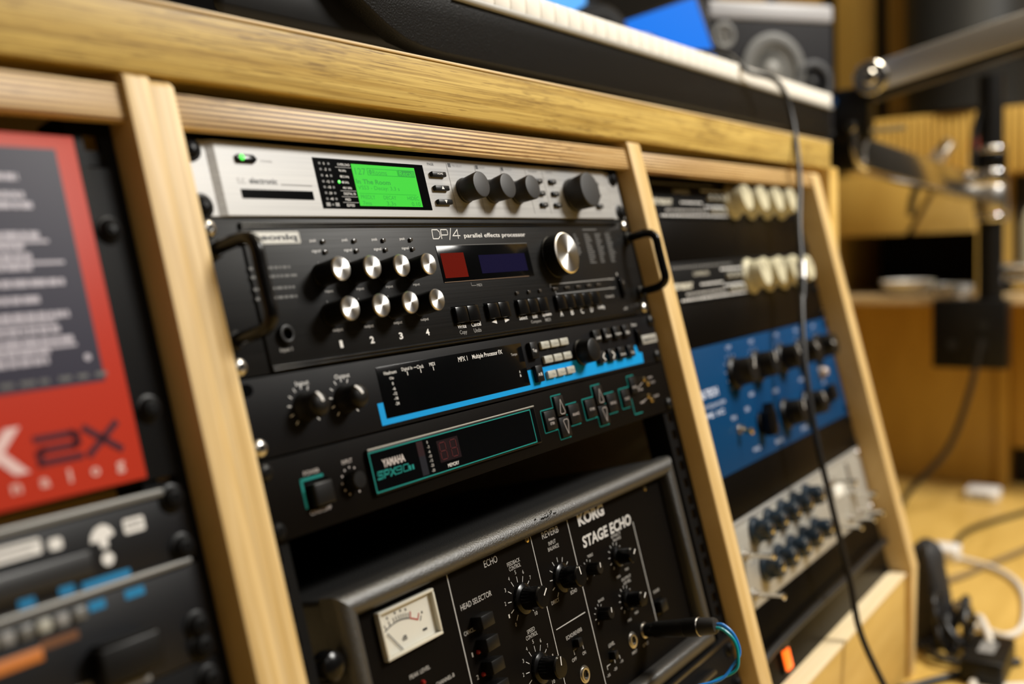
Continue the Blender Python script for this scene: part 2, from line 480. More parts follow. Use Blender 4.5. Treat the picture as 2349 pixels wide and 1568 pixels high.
def screw(d, u, v, m=RACKBLACK, washer=PLASTIC, z=0.0, r=4.6):
    if washer:
        me = cached(('washer', washer.name), lambda: G().lathe(0, 0, [(7.0, 0), (7.0, 0.9), (6.0, 1.3)], 24).mesh('washer', washer))
        w = 1.2
    else:
        w = 0.0
    hm = cached(('screw', m.name, r), lambda: G().lathe(0, 0, [(r, 0), (r, 0.7), (r * 0.93, 1.6), (r * 0.72, 2.5), (r * 0.42, 2.9), (r * 0.36, 2.2)], 24).mesh('rack_screw', m))
    s = put('rack_screw', hm, d.o, d.at(u, v, z + w))
    if washer:
        put('washer', me, s, (0, 0, -w / 1000.0))
    cm = cached('recess', lambda: G().box(-1.6, 1.6, -0.45, 0.45, 1.9, 3.0).box(-0.45, 0.45, -1.6, 1.6, 1.9, 3.0).mesh('cross_recess', PLASTIC))
    put('cross_recess', cm, s)
    return s

def chassis(d, u0, u1, v0, v1, z0=-170, z1=-3.2, m=None):
    d.g().box(u0, u1, v0, v1, z0, z1).build('chassis', m or RACKBLACK, d.o)

# ================================================================== the room
structure('floor', G(W).box(-3500, 3000, -3500, 1800, -690, -650), FLOORWOOD)
structure('ceiling', G(W).box(-3500, 3000, -3500, 1800, 2000, 2040), mat('ceiling_paint', (0.62, 0.58, 0.52), 0.8))
structure('wall_back', G(W).box(-3500, 3000, 1500, 1540, -650, 2000), mat('dark_wall', (0.065, 0.045, 0.028), 0.7, vary=0.3, bscale=4))
wr = structure('wall_right', G(W).box(2660, 2700, -3500, 1500, -650, 2000), mat('black_wall', (0.012, 0.011, 0.010), 0.8))
for i, (a, b) in enumerate([(-620, -480), (-440, -300), (-262, -120), (-84, 30), (62, 180), (196, 304), (342, 446), (492, 620), (660, 800)]):
    G(W).box(2612, 2659, a, b, -648, 1998).build('panel', WALLWOOD, wr, bevel=3)

# ================================================================== the rack cabinet
cab = thing('rack_cabinet', 'pale plywood cabinet with three slanted bays full of audio gear', 'cabinet', W(250, 0, -650))
def CW(x, y, z):
    return ((x - 250) / 1000.0, y / 1000.0, (z + 650) / 1000.0)
KY, KZ = -135.6, -501.2                                     # the kink where the slanted front turns vertical
def P2(v, n):                                               # side profile point (y, z)
    return (-SL * v + CL * n, -CL * v - SL * n)
def partition(u0, u1, top=-28):
    a = P2(top, -14); b = P2(top, 300)
    poly = [a, (KY, KZ), (KY + 4, -650), (430, -650), (430, a[1]), ]
    return G(CW).prism(poly, u0, u1, 0)
def post(u0, u1, top):
    g = G(CW)
    a = P2(top, -14); b = P2(top, 300)
    a2 = P2(top + 3, -14)
    poly = [(a[0] + 6, a[1] - 0.5), (a[0] + 2, a[1] - 1.5), (a2[0], a2[1] - 1), (KY, KZ), (KY + 4, -650), (420, -650), (420, a[1])]
    return g.prism(poly, u0, u1, 0)
# the left partition is two boards glued face to face, one a little taller
post(-34.5, -19.4, -27.5).build('post', PLYPOST, cab, bevel=0.35, seg=2)
post(-21.5, -5.0, -24.5).build('post', PLYPOST, cab, bevel=1.0, seg=3)
post(491.0, 516.5, -27.5).build('post', PLYPOST, cab, bevel=2.0, seg=3)
post(1004.5, 1031.0, -17.5).build('post', PLYPOST, cab, bevel=2.0, seg=3)
def rail(u0, u1, v0, v1, n0=-10):
    # rails are built in their own slanted frame so that the laminations run along them
    o = G(lambda u, v, z: (u / 1000.0, -v / 1000.0, z / 1000.0)).box(u0, u1, v0, v1, 3, -n0).build('top_rail', PLYRAIL, cab, bevel=1.0, seg=2)
    o.location = Vector(PW(0, 0, 0)) - Vector(W(250, 0, -650))
    o.rotation_euler = (PI / 2 - LEAN, 0, 0)
rail(-600, -34.5, -20.6, -1.6)
rail(-5.0, 491.0, -19.4, -0.8)
rail(516.5, 1004.5, -18.2, 1.2)
# dark lid boards under the worktop close each bay above the gear
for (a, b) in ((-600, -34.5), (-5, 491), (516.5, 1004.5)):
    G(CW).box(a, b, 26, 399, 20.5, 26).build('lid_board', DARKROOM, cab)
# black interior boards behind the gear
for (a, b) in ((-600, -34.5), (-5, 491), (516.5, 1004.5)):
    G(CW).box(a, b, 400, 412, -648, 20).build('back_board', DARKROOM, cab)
# slotted black rack strips either side of every bay
def strip(u0, u1, n, v1):
    g = G(lambda u, v, z: (u / 1000.0, -v / 1000.0, z / 1000.0))
    h = 8.2
    uc = (u0 + u1) / 2
    g.box(u0, uc - h / 2, -8, v1, -n - 2, -n); g.box(uc + h / 2, u1, -8, v1, -n - 2, -n)
    g.box(u0, u0 + 1.6, -8, v1, -n - 22, -n - 2)
    v = 0.0; prev = -8.0
    while v < v1 - 44:
        for c in (6.35, 22.2, 38.1):
            g.box(uc - h / 2, uc + h / 2, prev, v + c - h / 2, -n - 2, -n)
            prev = v + c + h / 2
        v += 44.45
    g.box(uc - h / 2, uc + h / 2, prev, v1, -n - 2, -n)
    o = g.build('rack_strip', RACKBLACK, cab)
    o.location = Vector(PW(0, 0, 0)) - Vector(W(250, 0, -650))
    o.rotation_euler = (PI / 2 - LEAN, 0, 0)
strip(-3.5, 17, 3.4, 500); strip(466, 489.5, 3.4, 500)
strip(-61, -36, 3.4, 500); strip(518, 536, 19.4, 500); strip(988, 1003, 19.4, 500)
# the ledge and the upright board below the right bay, and below the middle bay
G(CW).box(516.5, 1004.5, KY + 8, -70, -511, -507).build('ledge', wood('ledge_wood', (0.78, 0.66, 0.45), (0.70, 0.56, 0.34)), cab, bevel=1.2, seg=3)
G(CW).box(516.5, 1004.5, KY + 9, KY + 25, -648, -511).build('lower_board', PALEWOOD, cab, bevel=1)
G(CW).box(-5, 491, KY + 8, -70, -511, -507).build('ledge', MATS['ledge_wood'], cab, bevel=1.2, seg=3)
G(CW).box(-5, 491, KY + 9, KY + 25, -648, -511).build('lower_board', PALEWOOD, cab, bevel=1)
# outer end board seen beyond the right bay
G(CW).box(1092, 1128, -6, 640, -648, 31).build('end_board', PALEWOOD, cab, bevel=1.5)
G(CW).box(1031.2, 1091.8, 40, 640, -648, 20).build('end_spacer', PALEWOOD, cab, bevel=1)

# ================================================================== the worktop
dt = thing('studio_desk', 'thick oak veneered worktop running over the gear bays', 'desk', W(250, 300, 28))
def DW(x, y, z):
    return ((x - 250) / 1000.0, (y - 300) / 1000.0, (z - 28) / 1000.0)
G(DW).box(-900, 1090, -8, 700, 28, 64.2).build('slab', OAK, dt, bevel=1.6, seg=3)
G(DW).box(-900, 1090, -8.6, 700, 64.3, 66.2).build('edge_strip', wood('lipping', (0.76, 0.60, 0.36), (0.66, 0.48, 0.25)), dt, bevel=0.6)

# ================================================================== silver reverb unit (one rack space)
d = Dev('reverb_unit', 'brushed silver rack reverb with a lit green display, top of middle bay', 'audio processor', 0, 0)
def flat_panel(d, w, v0, v1, m, ear=24, depth=1.8, u0=0.0):
    g = d.g()
    vs = [(u0, -4), (u0, -depth), (u0 + ear - 5, -depth), (u0 + ear, 0), (u0 + w - ear - 2, 0), (u0 + w - ear + 3, -depth), (u0 + w, -depth), (u0 + w, -4)]
    g.add([(a, v0, b) for a, b in vs] + [(a, v1, b) for a, b in vs],
          [tuple(range(8)), tuple(range(8, 16))] + [(i, (i + 1) % 8, 8 + (i + 1) % 8, 8 + i) for i in range(8)])
    return g.build('front_panel', m, d.o, bevel=0.5, seg=2, ang=12)
flat_panel(d, 482.6, 0.4, 44.0, SILVER)
chassis(d, 18, 465, 1.5, 43, -190, -4.2)
g = d.g()                                        # power pill
g.prism([(37, 9.2), (38.2, 8.4), (50, 8.4), (52.2, 10.9), (50, 13.2), (38.2, 13.2), (37, 12.4)], 0, 1.6)
pb = g.build('power_button', PLASTICGLOSS, d.o, bevel=0.4)
G(lambda x, y, z: d.tf(41.0 + x, 10.3 + y, 1.4 + z)).lathe(0, 0, [(1.75, 0), (1.75, 0.4), (1.2, 1.0), (0.4, 1.2)], 20).build('indicator_light', GREENLED, pb)
K = DARKPRINT
d.text('POWER', 60, 11.4, 8.5, 1.3, GREYPRINT)
d.text('t.c.', 38.4, 23.4, 6.5, 3.6, GREYPRINT)
d.text('electronic', 54.2, 23.3, 21, 3.6, K, bold=0.03)
d.pr(GREYPRINT).rect(67.4, 92, 24.6, 25.3, 0.03)
sl = d.g().box(36.2, 91.4, 28.4, 33.8, -1, 0.12).build('card_slot', GLOSSBLACK, d.o)
dw = d.g().box(97.2, 201.7, 6.8, 38.9, -1.5, 0.25).build('display_window', GLOSSBLACK, d.o)
lcd = d.g().box(130.0, 191.8, 9.4, 36.9, 0, 0.4).build('lcd_screen', GREENGLOW, dw)
T = lambda s, u, v, w, h, m=WHITEPRINT, z=0.30, **k: d.text(s, u, v, w, h, m, z, **k)
for s, v in (('0', 10.3), ('-3', 14.1), ('-6', 18.0), ('-12', 21.8), ('-18', 25.4), ('-24', 29.1), ('-40', 32.8)):
    T(s, 106, v, 1.1 + 0.9 * (len(s) - 1), 1.6)
    d.pr(DIMPRINT).rect(101.2, 103.0, v - 0.7, v + 0.7, 0.3); d.pr(DIMPRINT).rect(109.0, 110.8, v - 0.7, v + 0.7, 0.3)
for s, u, v, w in (('OVERLOAD', 123.2, 10.3, 11), ('96 kHz', 121, 14.2, 6.4), ('88.2 kHz', 121.8, 18.1, 8), ('48 kHz', 121.2, 21.8, 6.4), ('44.1 kHz', 122, 25.4, 8), ('DIGITAL IN', 123, 29.2, 10.5), ('MIDI', 120.2, 33, 4.6), ('EDITED', 121.6, 36.7, 7)):
    T(s, u, v, w, 1.6)
for v in (12.2, 27.4, 31.2, 34.9):
    d.pr(GREYPRINT).rect(115.2, 129.2, v - 0.18, v + 0.18, 0.3)
for u in (102, 109.8):
    d.pr(GREYPRINT).rect(u - 1.7, u + 1.7, 35.2, 37.5, 0.3)
T('dB', 105.9, 36.4, 2, 1.3, GREYPRINT)
put('indicator_light', cached('led_s', lambda: G().lathe(0, 0, [(1.0, 0), (1.0, 0.4), (0.5, 0.6)], 16).mesh('indicator_light', GREENLED)), d.o, d.at(115.8, 21.7, 0.2))
L = lambda s, u, v, w, h, **k: d.text(s, u, v, w, h, GREENTEXT, 0.46, name='screen_lettering', **k)
GT = d.pr(GREENTEXT, 'screen_lettering')
L('127', 137.2, 14.1, 10, 4.4); GT.frame(143.8, 173.4, 11.7, 16.3, 0.32, 0.44); L('Rooms', 155.5, 14.2, 13.5, 3.3)
GT.prism([(146.6, 12.3), (148.4, 13.9), (144.8, 13.9)], 0.44, 0.5); GT.prism([(146.6, 15.8), (148.4, 14.3), (144.8, 14.3)], 0.44, 0.5)
GT.rect(173.9, 190.6, 11.6, 16.3, 0.44); d.text('Recall', 182.2, 14.0, 14.6, 3.4, GREENGLOW, 0.62, name='screen_lettering')
L('In The Room', 147.5, 20.8, 32.5, 3.2, bold=0.025); L('VSS3 - Decay: 3.3 s', 151.5, 25.2, 40, 3.4)
for i in range(56):
    GT.rect(132 + i, 132.5 + i, 28.5, 28.85, 0.44)
L('PREDLY', 139, 31, 13.4, 2.6); L('DECAY', 160, 31, 12.5, 2.6); L('HIDEC', 183.5, 31, 11.8, 2.6)
L('7ms', 137, 35.1, 8, 2.6); L('3.3s', 160, 35.0, 9, 2.8); L('0.10', 185.2, 35.0, 8.8, 2.8)
T('PAGE', 211.2, 5.6, 7, 1.9, K, 0.06, bold=0.02)
bm_ = lambda: G().box(0, 15.6, -3.6, 0, 0, 3.0).mesh('button', PLASTIC, bevel=0.7, seg=2)
for v in (11.5, 21.5, 31.5):
    put('button', cached('btnA', bm_), d.o, d.at(207.6, v, 0))
T('HOME', 216, 13.2, 6, 1.5, z=3.1)
d.pr(WHITEPRINT).prism([(215.4, 22.0), (217, 24.4), (213.8, 24.4)], 3.06, 3.12); d.pr(WHITEPRINT).prism([(213.8, 32.2), (217, 32.2), (215.4, 34.6)], 3.06, 3.12)
for u in (229.5, 263, 295.9, 330, 354.6):
    d.pr(GREYPRINT).rect(u - 0.18, u + 0.18, 4.2, 40.4, 0.03)
for u, s, uc, w in ((232.6, 'PRE DELAY', 241.5, 12), (265.6, 'DECAY', 272, 7.5), (298.4, 'HI DECAY', 306.5, 10)):
    d.pr(K).rect(u - 1.5, u + 1.5, 3.9, 6.7, 0.03); T(s, uc, 5.4, w, 1.7, GREYPRINT, 0.06)
T('PROGRAM', 341, 5.3, 12, 1.5, K, 0.06); T('CONTROL', 365, 5.2, 11, 1.5, K, 0.06)
knobA = lambda: G().lathe(0, 0, [(9.0, 0), (9.3, 0.6), (9.3, 1.6), (8.7, 2.2), (9.7, 15.4), (9.3, 16.2), (8.2, 16.5)], 48).mesh('knob', MATTEKNOB)
for u in (243.6, 276.8, 310.2):
    put('knob', cached('knobA', knobA), d.o, d.at(u, 24.0, 0))
G().lathe(0, 0, [(14.0, 0), (14.4, 0.8), (14.4, 2), (13.6, 2.8), (15.0, 17.2), (14.4, 18.2), (12.8, 18.5)], 56).build('knob', MATTEKNOB, d.o, d.at(394.5, 24.2, 0), label='large charcoal data knob')
sb = lambda: G().box(-4.6, 4.6, -1.9, 1.9, 0, 2.6).mesh('button', PLASTIC, bevel=0.8, seg=2)
for u in (344.5, 365.2, 434.5):
    for v in (13.6, 23.8, 33.4):
        put('button', cached('btnB', sb), d.o, d.at(u, v, 0))
        d.pr(GREYPRINT).rect(u - 1.6, u + 1.6, v - 0.5, v + 0.5, 2.62)
for u in (8.75, 473.85):
    for v in (6.35, 38.1):
        screw(d, u, v, RACKBLACK, PLASTIC, -1.8, 5.2)
d.finish()

# ================================================================== two-space effects processor with handles
d = Dev('effects_processor', 'black two space effects processor with silver capped knobs and side handles', 'audio processor', 0, 44.45)
d.g().box(0, 482.6, 44.9, 132.9, -4, -1.5).build('front_panel', BLACKAL, d.o, bevel=0.4)
fp = d.g().box(30, 456, 47.6, 132.3, -1.5, 0).build('raised_panel', BLACKAL, d.o, bevel=0.3)
for v in (48.6, 50.4, 129.6, 131.5):
    o = G().tube([(0, 0, 0), (425, 0, 0)], 0.75, 12, False).build('ridge', PLASTICGLOSS, fp, d.at(30.5, v, 0.1))
chassis(d, 20, 462, 46, 131.5, -220, -4.2)
for u, rr in ((8.9, 32), (474.0, 27)):
    hm = G(lambda a, v, z: (a / 1000.0, -(v - 87.5) / 1000.0, z / 1000.0)).tube([(0, 62.5, -1.5), (0, 62.5, 10), (0, 62.8, rr - 9), (0, 65, rr - 3), (0, 70, rr), (0, 80, rr), (0, 95, rr), (0, 105, rr), (0, 110, rr - 3), (0, 112.2, rr - 9), (0, 112.5, 10), (0, 112.5, -1.5)], 3.7, 14, True, 5).mesh('handle', PLASTICGLOSS, ang=60)
    h = put('handle', hm, d.o, d.at(u, 87.5, 0))
    for v in (62.5, 112.5):
        put('ferrule', cached('ferrule', lambda: G().lathe(0, 0, [(5.6, -1.5), (5.6, 1.0), (4.4, 2.2)], 24).mesh('ferrule', PLASTIC)), h, (0, -(v - 87.5) / 1000.0, 0))
for u in (8.75, 473.85):
    for v in (50.8, 127.0):
        screw(d, u, v, STEEL, None, -1.5, 5.0)
lp = d.g().prism([(28, 53), (71.6, 53), (72.4, 53.8), (72.4, 59.6), (71.6, 60.4), (28, 60.4)], 0, 0.3).build('logo_plate', SILVER2, d.o)
d.pr(K).frame(28.6, 71.8, 53.5, 59.9, 0.3, 0.3)
d.text('ensoniq', 50, 57.0, 40, 4.6, K, 0.36, bold=0.045)
for i, u in enumerate((90.9, 117.8, 144.7, 171.6)):
    for v, s, du in ((59.7, 'peak', 8.6), (66.1, 'signal', 7.8)):
        put('indicator_light', cached('led_clear', lambda: G().box(-1.5, 1.5, -1.1, 1.1, 0, 1.6).mesh('indicator_light', mat('smoke_lens', (0.05, 0.045, 0.04), 0.15), bevel=0.3)), d.o, d.at(u - 1.2, v, 0))
        d.text(s, u - du, v - 0.8, 5.2 if s == 'peak' else 7, 2.3)
def capped(r, L_, key):
    body = cached('capk' + key, lambda: G().lathe(0, 0, [(r * 1.03, 0), (r * 1.03, 1.2), (r, 1.6), (r, L_ - 1.6), (r * 0.97, L_ - 1.2)], 72, rib=0.018, ribs=1).mesh('knob', PLASTIC, ang=25))
    cap = cached('capc' + key, lambda: G().lathe(0, 0, [(r * 0.99, L_ - 1.5), (r * 1.0, L_ - 0.8), (r * 0.93, L_), (r * 0.92, L_ + 0.001), (r * 0.5, L_ + 0.002), (r * 0.02, L_ + 0.003)], 64).mesh('knob_cap', SPUN, ang=14))
    return body, cap
for i, u in enumerate((82.6, 109.4, 136.4, 163.0)):
    for v, s in ((80.2, 'input'), (104.0, 'output')):
        b, c = capped(7.1, 17.6, 'A')
        k = put('knob', b, d.o, d.at(u, v, 0)); put('knob_cap', c, k)
        d.pr(GREYPRINT).line((u - 0.2, v - 8.6), (u - 0.2, v - 7.4), 0.4, 0.03)
        d.text(s, u + 3.5, v + 9.8, 6.8 if s == 'input' else 8.4, 2.2, mat('mid_print', (0.42, 0.41, 0.40), 0.5))
    d.text(str(i + 1), u + 3.6, 122.1, 2.4 if i == 0 else 3.6, 4.4, WHITEPRINT, bold=0.03)
for v in (74.0, 79.0, 85.8, 91.2):
    x = 29.5
    while x < 60:
        w = random.uniform(1.5, 5); d.pr(DIMPRINT).rect(x, x + w, v - 0.8, v + 0.8, 0.03); x += w + 0.9
d.text('Input 1', 43, 121.2, 9, 2.6, mat('mid_print', (0.42, 0.41, 0.40), 0.5))
jk = G().ring(0, 0, 3.2, 5.4, 0, 3.2, 28).build('jack_socket', PLASTIC, d.o, d.at(44.0, 112.8, 0), bevel=0.4)
G().lathe(0, 0, [(3.2, 0.05), (3.2, 0.3)], 20).build('socket_hole', GLOSSBLACK, jk)
# DP/4 drawn as line lettering, thin square capitals
strokes(d, 'DP/4', 195.4, 52.8, 8.2, 6.4, 0.62, WHITEPRINT, 0.06, 0.16, 0.10, {'/': 0.35, 'P': 0.9})
d.text('parallel effects processor', 269.5, 57.7, 78, 4.1, WHITEPRINT, bold=0.008)
dw = d.g().box(195.6, 307.6, 64.3, 90.0, -1.5, 0.35).build('display_window', GLOSSBLACK, d.o, bevel=0.1)
d.pr(DIMPRINT).rect(196, 307.4, 63.9, 64.4, 0.3); d.pr(mat('amber_edge', (0.10, 0.05, 0.015), 0.5)).rect(196, 300, 89.8, 90.3, 0.3)
d.g().box(198.2, 224.4, 69.6, 87.2, 0.2, 0.5).build('red_filter', REDFILM, dw)
d.g().box(241.2, 300.5, 72.0, 85.6, 0.2, 0.5).build('indigo_filter', BLUEFILM, dw)
d.pr(GREYPRINT).rect(225.4, 225.7, 91.4, 93.9, 0.03); d.pr(GREYPRINT).rect(225.4, 231, 93.6, 93.9, 0.03)
d.text('MIDI', 235, 93.7, 6, 2, GREYPRINT)
b, c = capped(16.8, 14.0, 'B')
k = put('knob', b, d.o, d.at(341.6, 76.3, 0), 'large data wheel with spun silver face'); put('knob_cap', c, k)
for row in range(14):
    for cu_, w0 in ((380, 7), (397, 12), (415, 12), (433, 12)):
        if cu_ == 380 and row > 9: continue
        w = random.uniform(0.5, 1) * w0
        d.pr(DIMPRINT).rect(cu_, cu_ + w, 57.5 + row * 1.9, 58.5 + row * 1.9, 0.03)
d.pr(DIMPRINT).rect(397, 420, 53.4, 54.5, 0.03)
for u in (279, 295, 310.4):
    put('indicator_light', cached('led_clear', None), d.o, d.at(u - 1.2, 102.3, 0))
for p, q in (((326.8, 98), (423.5, 98)), ((326.8, 98), (326.8, 100.5)), ((332.3, 106.1), (420, 106.1)), ((332.3, 103), (332.3, 106.1))):
    d.pr(GREYPRINT).line(p, q, 0.7, 0.03)
for i, u in enumerate((333, 351, 368, 385, 401)):
    for du in (-2.4, 1.2):
        put('indicator_light', cached('led_clear', None), d.o, d.at(u + du - 1, 102, 0))
sq = lambda: G().box(-6.5, 6.5, -5.6, 5.6, 0, 3.4).mesh('button', PLASTICGLOSS, bevel=0.7, seg=2)
for u in (203.6, 217.1, 241.0, 254.6, 279.4, 292.9, 306.6, 333.2, 346.7, 360.2, 373.7, 387.2):
    put('button', cached('btnC', sq), d.o, d.at(u, 113.6, 0))
for a, b_ in ((196.6, 224.2), (234, 261.6), (272.4, 313.6), (326.2, 394.2)):
    d.g().box(a, b_, 107.2, 120.0, -1, 0.2).build('button_well', GLOSSBLACK, d.o)
MID = MATS['mid_print']
for s, u, v, w, h in (('Write', 204, 121.3, 9.6, 3), ('Copy', 204.2, 125.8, 8.2, 3.6), ('Cancel', 220.4, 121.2, 11, 3), ('Undo', 220.5, 125.5, 8.6, 3),
                      ('Select', 279.5, 121.2, 10.6, 3), ('Edit', 295.6, 121.2, 6.4, 3), ('System', 312.2, 121.4, 12.6, 3.4), ('Compare', 295.4, 125.6, 14, 3),
                      ('MIDI', 312, 125.3, 7.5, 2.6), ('A', 333.5, 122, 4, 4.6), ('B', 349.7, 122, 3.8, 4.6), ('C', 365.4, 122, 4.2, 4.6), ('D', 380.8, 121.8, 4, 4.6), ('Config', 397, 121.5, 11, 3.4)):
    m = GREYPRINT if s in ('Copy', 'Undo', 'Compare', 'MIDI') else WHITEPRINT
    d.text(s, u, v, w, h, m, bold=0.01)
WP = d.pr(WHITEPRINT)
WP.prism([(239.2, 121.3), (245.2, 119.7), (245.2, 122.9)], 0.03, 0.1); WP.prism([(261.4, 121.3), (255.4, 119.7), (255.4, 122.9)], 0.03, 0.1)
for s, u, v, w in (('Footswitch', 416, 112.9, 14), ('on', 444, 102, 5), ('1', 437.6, 94.4, 1.5), ('off', 438.4, 125.3, 7), ('Input', 426, 98.1, 9), ('Output', 424, 106.1, 9)):
    d.text(s, u, v, w, 2.2, MID)
ps = d.g().box(434.5, 441.5, 97, 116.5, -1, 0.3).build('power_switch', GLOSSBLACK, d.o)
d.g().box(435.6, 440.4, 99, 114.5, 0.3, 3.2).build('rocker', PLASTICGLOSS, ps, bevel=0.6)
d.finish()

# ================================================================== black multi effects unit with blue stripe
d = Dev('effects_processor', 'black one space unit with bright blue stripe and two domed knobs', 'audio processor', 0, 133.35)
d.g().box(0, 482.6, 133.9, 177.3, -3.2, 0).build('front_panel', BLACKPAINT, d.o, bevel=0.4)
chassis(d, 18, 465, 135, 176, -200, -3.4)
dw = d.g().box(109.9, 268.2, 139.4, 171.3, -1, 0.3).build('display_window', GLOSSBLACK, d.o, bevel=0.2)
d.pr(CYANBLUE, 'blue_stripe').prism([(104.5, 161.1), (109.7, 161.1), (109.7, 171.4), (268.4, 171.4), (268.4, 160.5), (436.4, 160.5), (437.4, 158.6), (440.4, 159.0), (442, 165.2), (448.4, 166), (446.8, 174.9), (104.6, 174.9)], 0.02, 0.12)
for s, u in (('Input', 48.8), ('Output', 80.7)):
    d.text(s, u, 141.2, 10 if s == 'Input' else 12.4, 3.4)
    for i in range(11):
        a = R(225 - 27 * i)
        p = (u - 1.8 + 10.0 * math.cos(a), 154.2 - 10.0 * math.sin(a)); q = (u - 1.8 + 12.4 * math.cos(a), 154.2 - 12.4 * math.sin(a))
        d.pr(WHITEPRINT).line(p, q, 0.55, 0.03)
    km = cached('knobM', lambda: G().lathe(0, 0, [(8.4, 0), (8.4, 1.2), (7.6, 2.2), (7.2, 10.5), (6.9, 12.6), (5.9, 14.0), (4.0, 15.0), (1.5, 15.3)], 48).mesh('knob', PLASTIC, ang=50))
    k = put('knob', km, d.o, d.at(u - 1.9, 154.6, 0))
    pm = cached('pointerM', lambda: G().prism([(6.4, 11.5), (6.9, 13.6), (5.9, 14.5), (3.8, 15.5), (1.0, 15.8), (1.0, 15.0), (3.8, 14.6), (6.2, 12.9)], -0.75, 0.75, 1).mesh('pointer', WHITEPRINT))
    p = put('pointer', pm, k); p.rotation_euler = (0, 0, R(105 if s == 'Input' else 118))
T = lambda s, u, v, w, h, m=WHITEPRINT, z=0.36, **k: d.text(s, u, v, w, h, m, z, **k)
T('Headroom', 121.8, 143.8, 11.6, 2.2)
for s, v in (('Clip', 147.6), ('0', 150.9), ('-6', 154.1), ('-12', 157.2), ('-18', 160.3), ('-24', 163.5)):
    T(s, 122, v, {'Clip': 4, '0': 1.3, '-6': 2.6}.get(s, 3.6), 1.9)
T('Digital In', 138, 143.6, 10.4, 2.8); d.pr(WHITEPRINT).rect(144.6, 147.2, 143.3, 143.6, 0.33); T('Clock', 151, 143.5, 6.6, 2.4); T('MIDI', 163.2, 143.3, 5.6, 2.3)
for u in (137.5, 150.6, 163.5):
    d.pr(WHITEPRINT).rect(u - 0.25, u + 0.25, 145.0, 147.6, 0.33)
T('MPX 1', 196.2, 143.5, 10.2, 3.4); T('Multiple Processor FX', 224.8, 143.9, 35.6, 4.0, bold=0.006)
T('Tempo', 256.4, 147.2, 7.6, 2.4, MID); T('A', 258.4, 160.2, 1.5, 1.9); T('B', 258.4, 163, 1.5, 1.9)
tb = lambda: G().box(-4.6, 4.6, -6.3, 6.3, 0, 4.0).mesh('button', PLASTIC, bevel=0.9, seg=2)
for v, s in ((146.8, 'Tap'), (164.6, 'A/B')):
    put('button', cached('btnT', tb), d.o, d.at(279.0, v, 0)); T(s, 278.4, v + 0.6, 5.4, 3.0 if s == 'Tap' else 2.4, z=4.1)
gk = lambda: G().box(-5.8, 5.8, -2.9, 2.9, 0, 2.8).mesh('grey_button', GREYKEY, bevel=0.9, seg=2)
names = (('Pitch', 'Chorus', 'EQ'), ('Mod', 'Delay', 'Reverb'), ('Mix', 'Patch', 'Value'))
for r_, v in enumerate((144.3, 155.4, 167.0)):
    for c_, u in enumerate((296.6, 310.2, 324.0)):
        put('grey_button', cached('btnG', gk), d.o, d.at(u, v, 0)); T(names[r_][c_], u + 1.8, v + 0.2, 1.3 * len(names[r_][c_]), 1.8, GREYPRINT, 2.86)
G().lathe(0, 0, [(10.6, 0), (10.6, 1.6), (9.8, 2.4), (9.6, 12), (9.2, 13.2), (7.6, 13.8), (2, 13.9)], 56, rib=0.02, ribs=1).build('knob', PLASTIC, d.o, d.at(347.4, 155.4, 0), label='ribbed data knob on the blue stripe')
bb = lambda: G().box(-5.6, 5.6, -5.2, 5.2, 0, 3.6).mesh('button', PLASTIC, bevel=0.9, seg=2)
for i, u in enumerate((374.5, 391.3, 408.3, 425)):
    for v in (144.8, 162.6):
        put('button', cached('btnK', bb), d.o, d.at(u, v, 0))
    T(('Load', 'Store', 'Program', 'Edit')[i], u + 0.4, 146.2, (7, 8, 9.4, 5.5)[i], 2.6, z=3.7)
for u, sgn in ((376.0, 1), (392.6, -1)):
    d.pr(WHITEPRINT).line((u + 2 * sgn, 159.6), (u - 1.6 * sgn, 162.6), 1.0, 3.66); d.pr(WHITEPRINT).line((u - 1.6 * sgn, 162.6), (u + 2 * sgn, 165.6), 1.0, 3.66)
T('Options', 408.6, 164, 8.6, 2.4, z=3.7); T('Yes', 425.4, 164, 5, 2.4, z=3.7)
for u in (375, 391.6):
    d.pr(GREYPRINT).rect(u - 1, u + 1, 166.4, 167.2, 3.66)
d.g().box(454, 481.6, 151.6, 159.4, 0, 0.5).build('logo_plate', SILVER2, d.o, bevel=0.2)
d.text('lexicon', 467.8, 155.5, 22, 4.2, K, 0.56, bold=0.03)
T('Power', 446, 140.6, 9, 2.4, z=0.06)
ps = d.g().box(441.5, 448.5, 144, 160, -1, 0.3).build('power_switch', GLOSSBLACK, d.o); d.g().box(442.6, 447.4, 146, 158, 0.3, 3.6).build('rocker', PLASTICGLOSS, ps, bevel=0.6)
screw(d, 8.75, 171.2, STEEL, None, 0, 5.0)
d.g().prism([(8.75 + 5 * math.cos(2 * PI * i / 16), 139.8 + 3.6 * math.sin(2 * PI * i / 16)) for i in range(16)], -0.5, 0.1).build('screw_slot', GLOSSBLACK, d.o)
for v in (139.7, 171.45):
    screw(d, 473.85 + (3 if v < 150 else 0), v, PLASTIC, None, 0, 5.2)
d.finish()

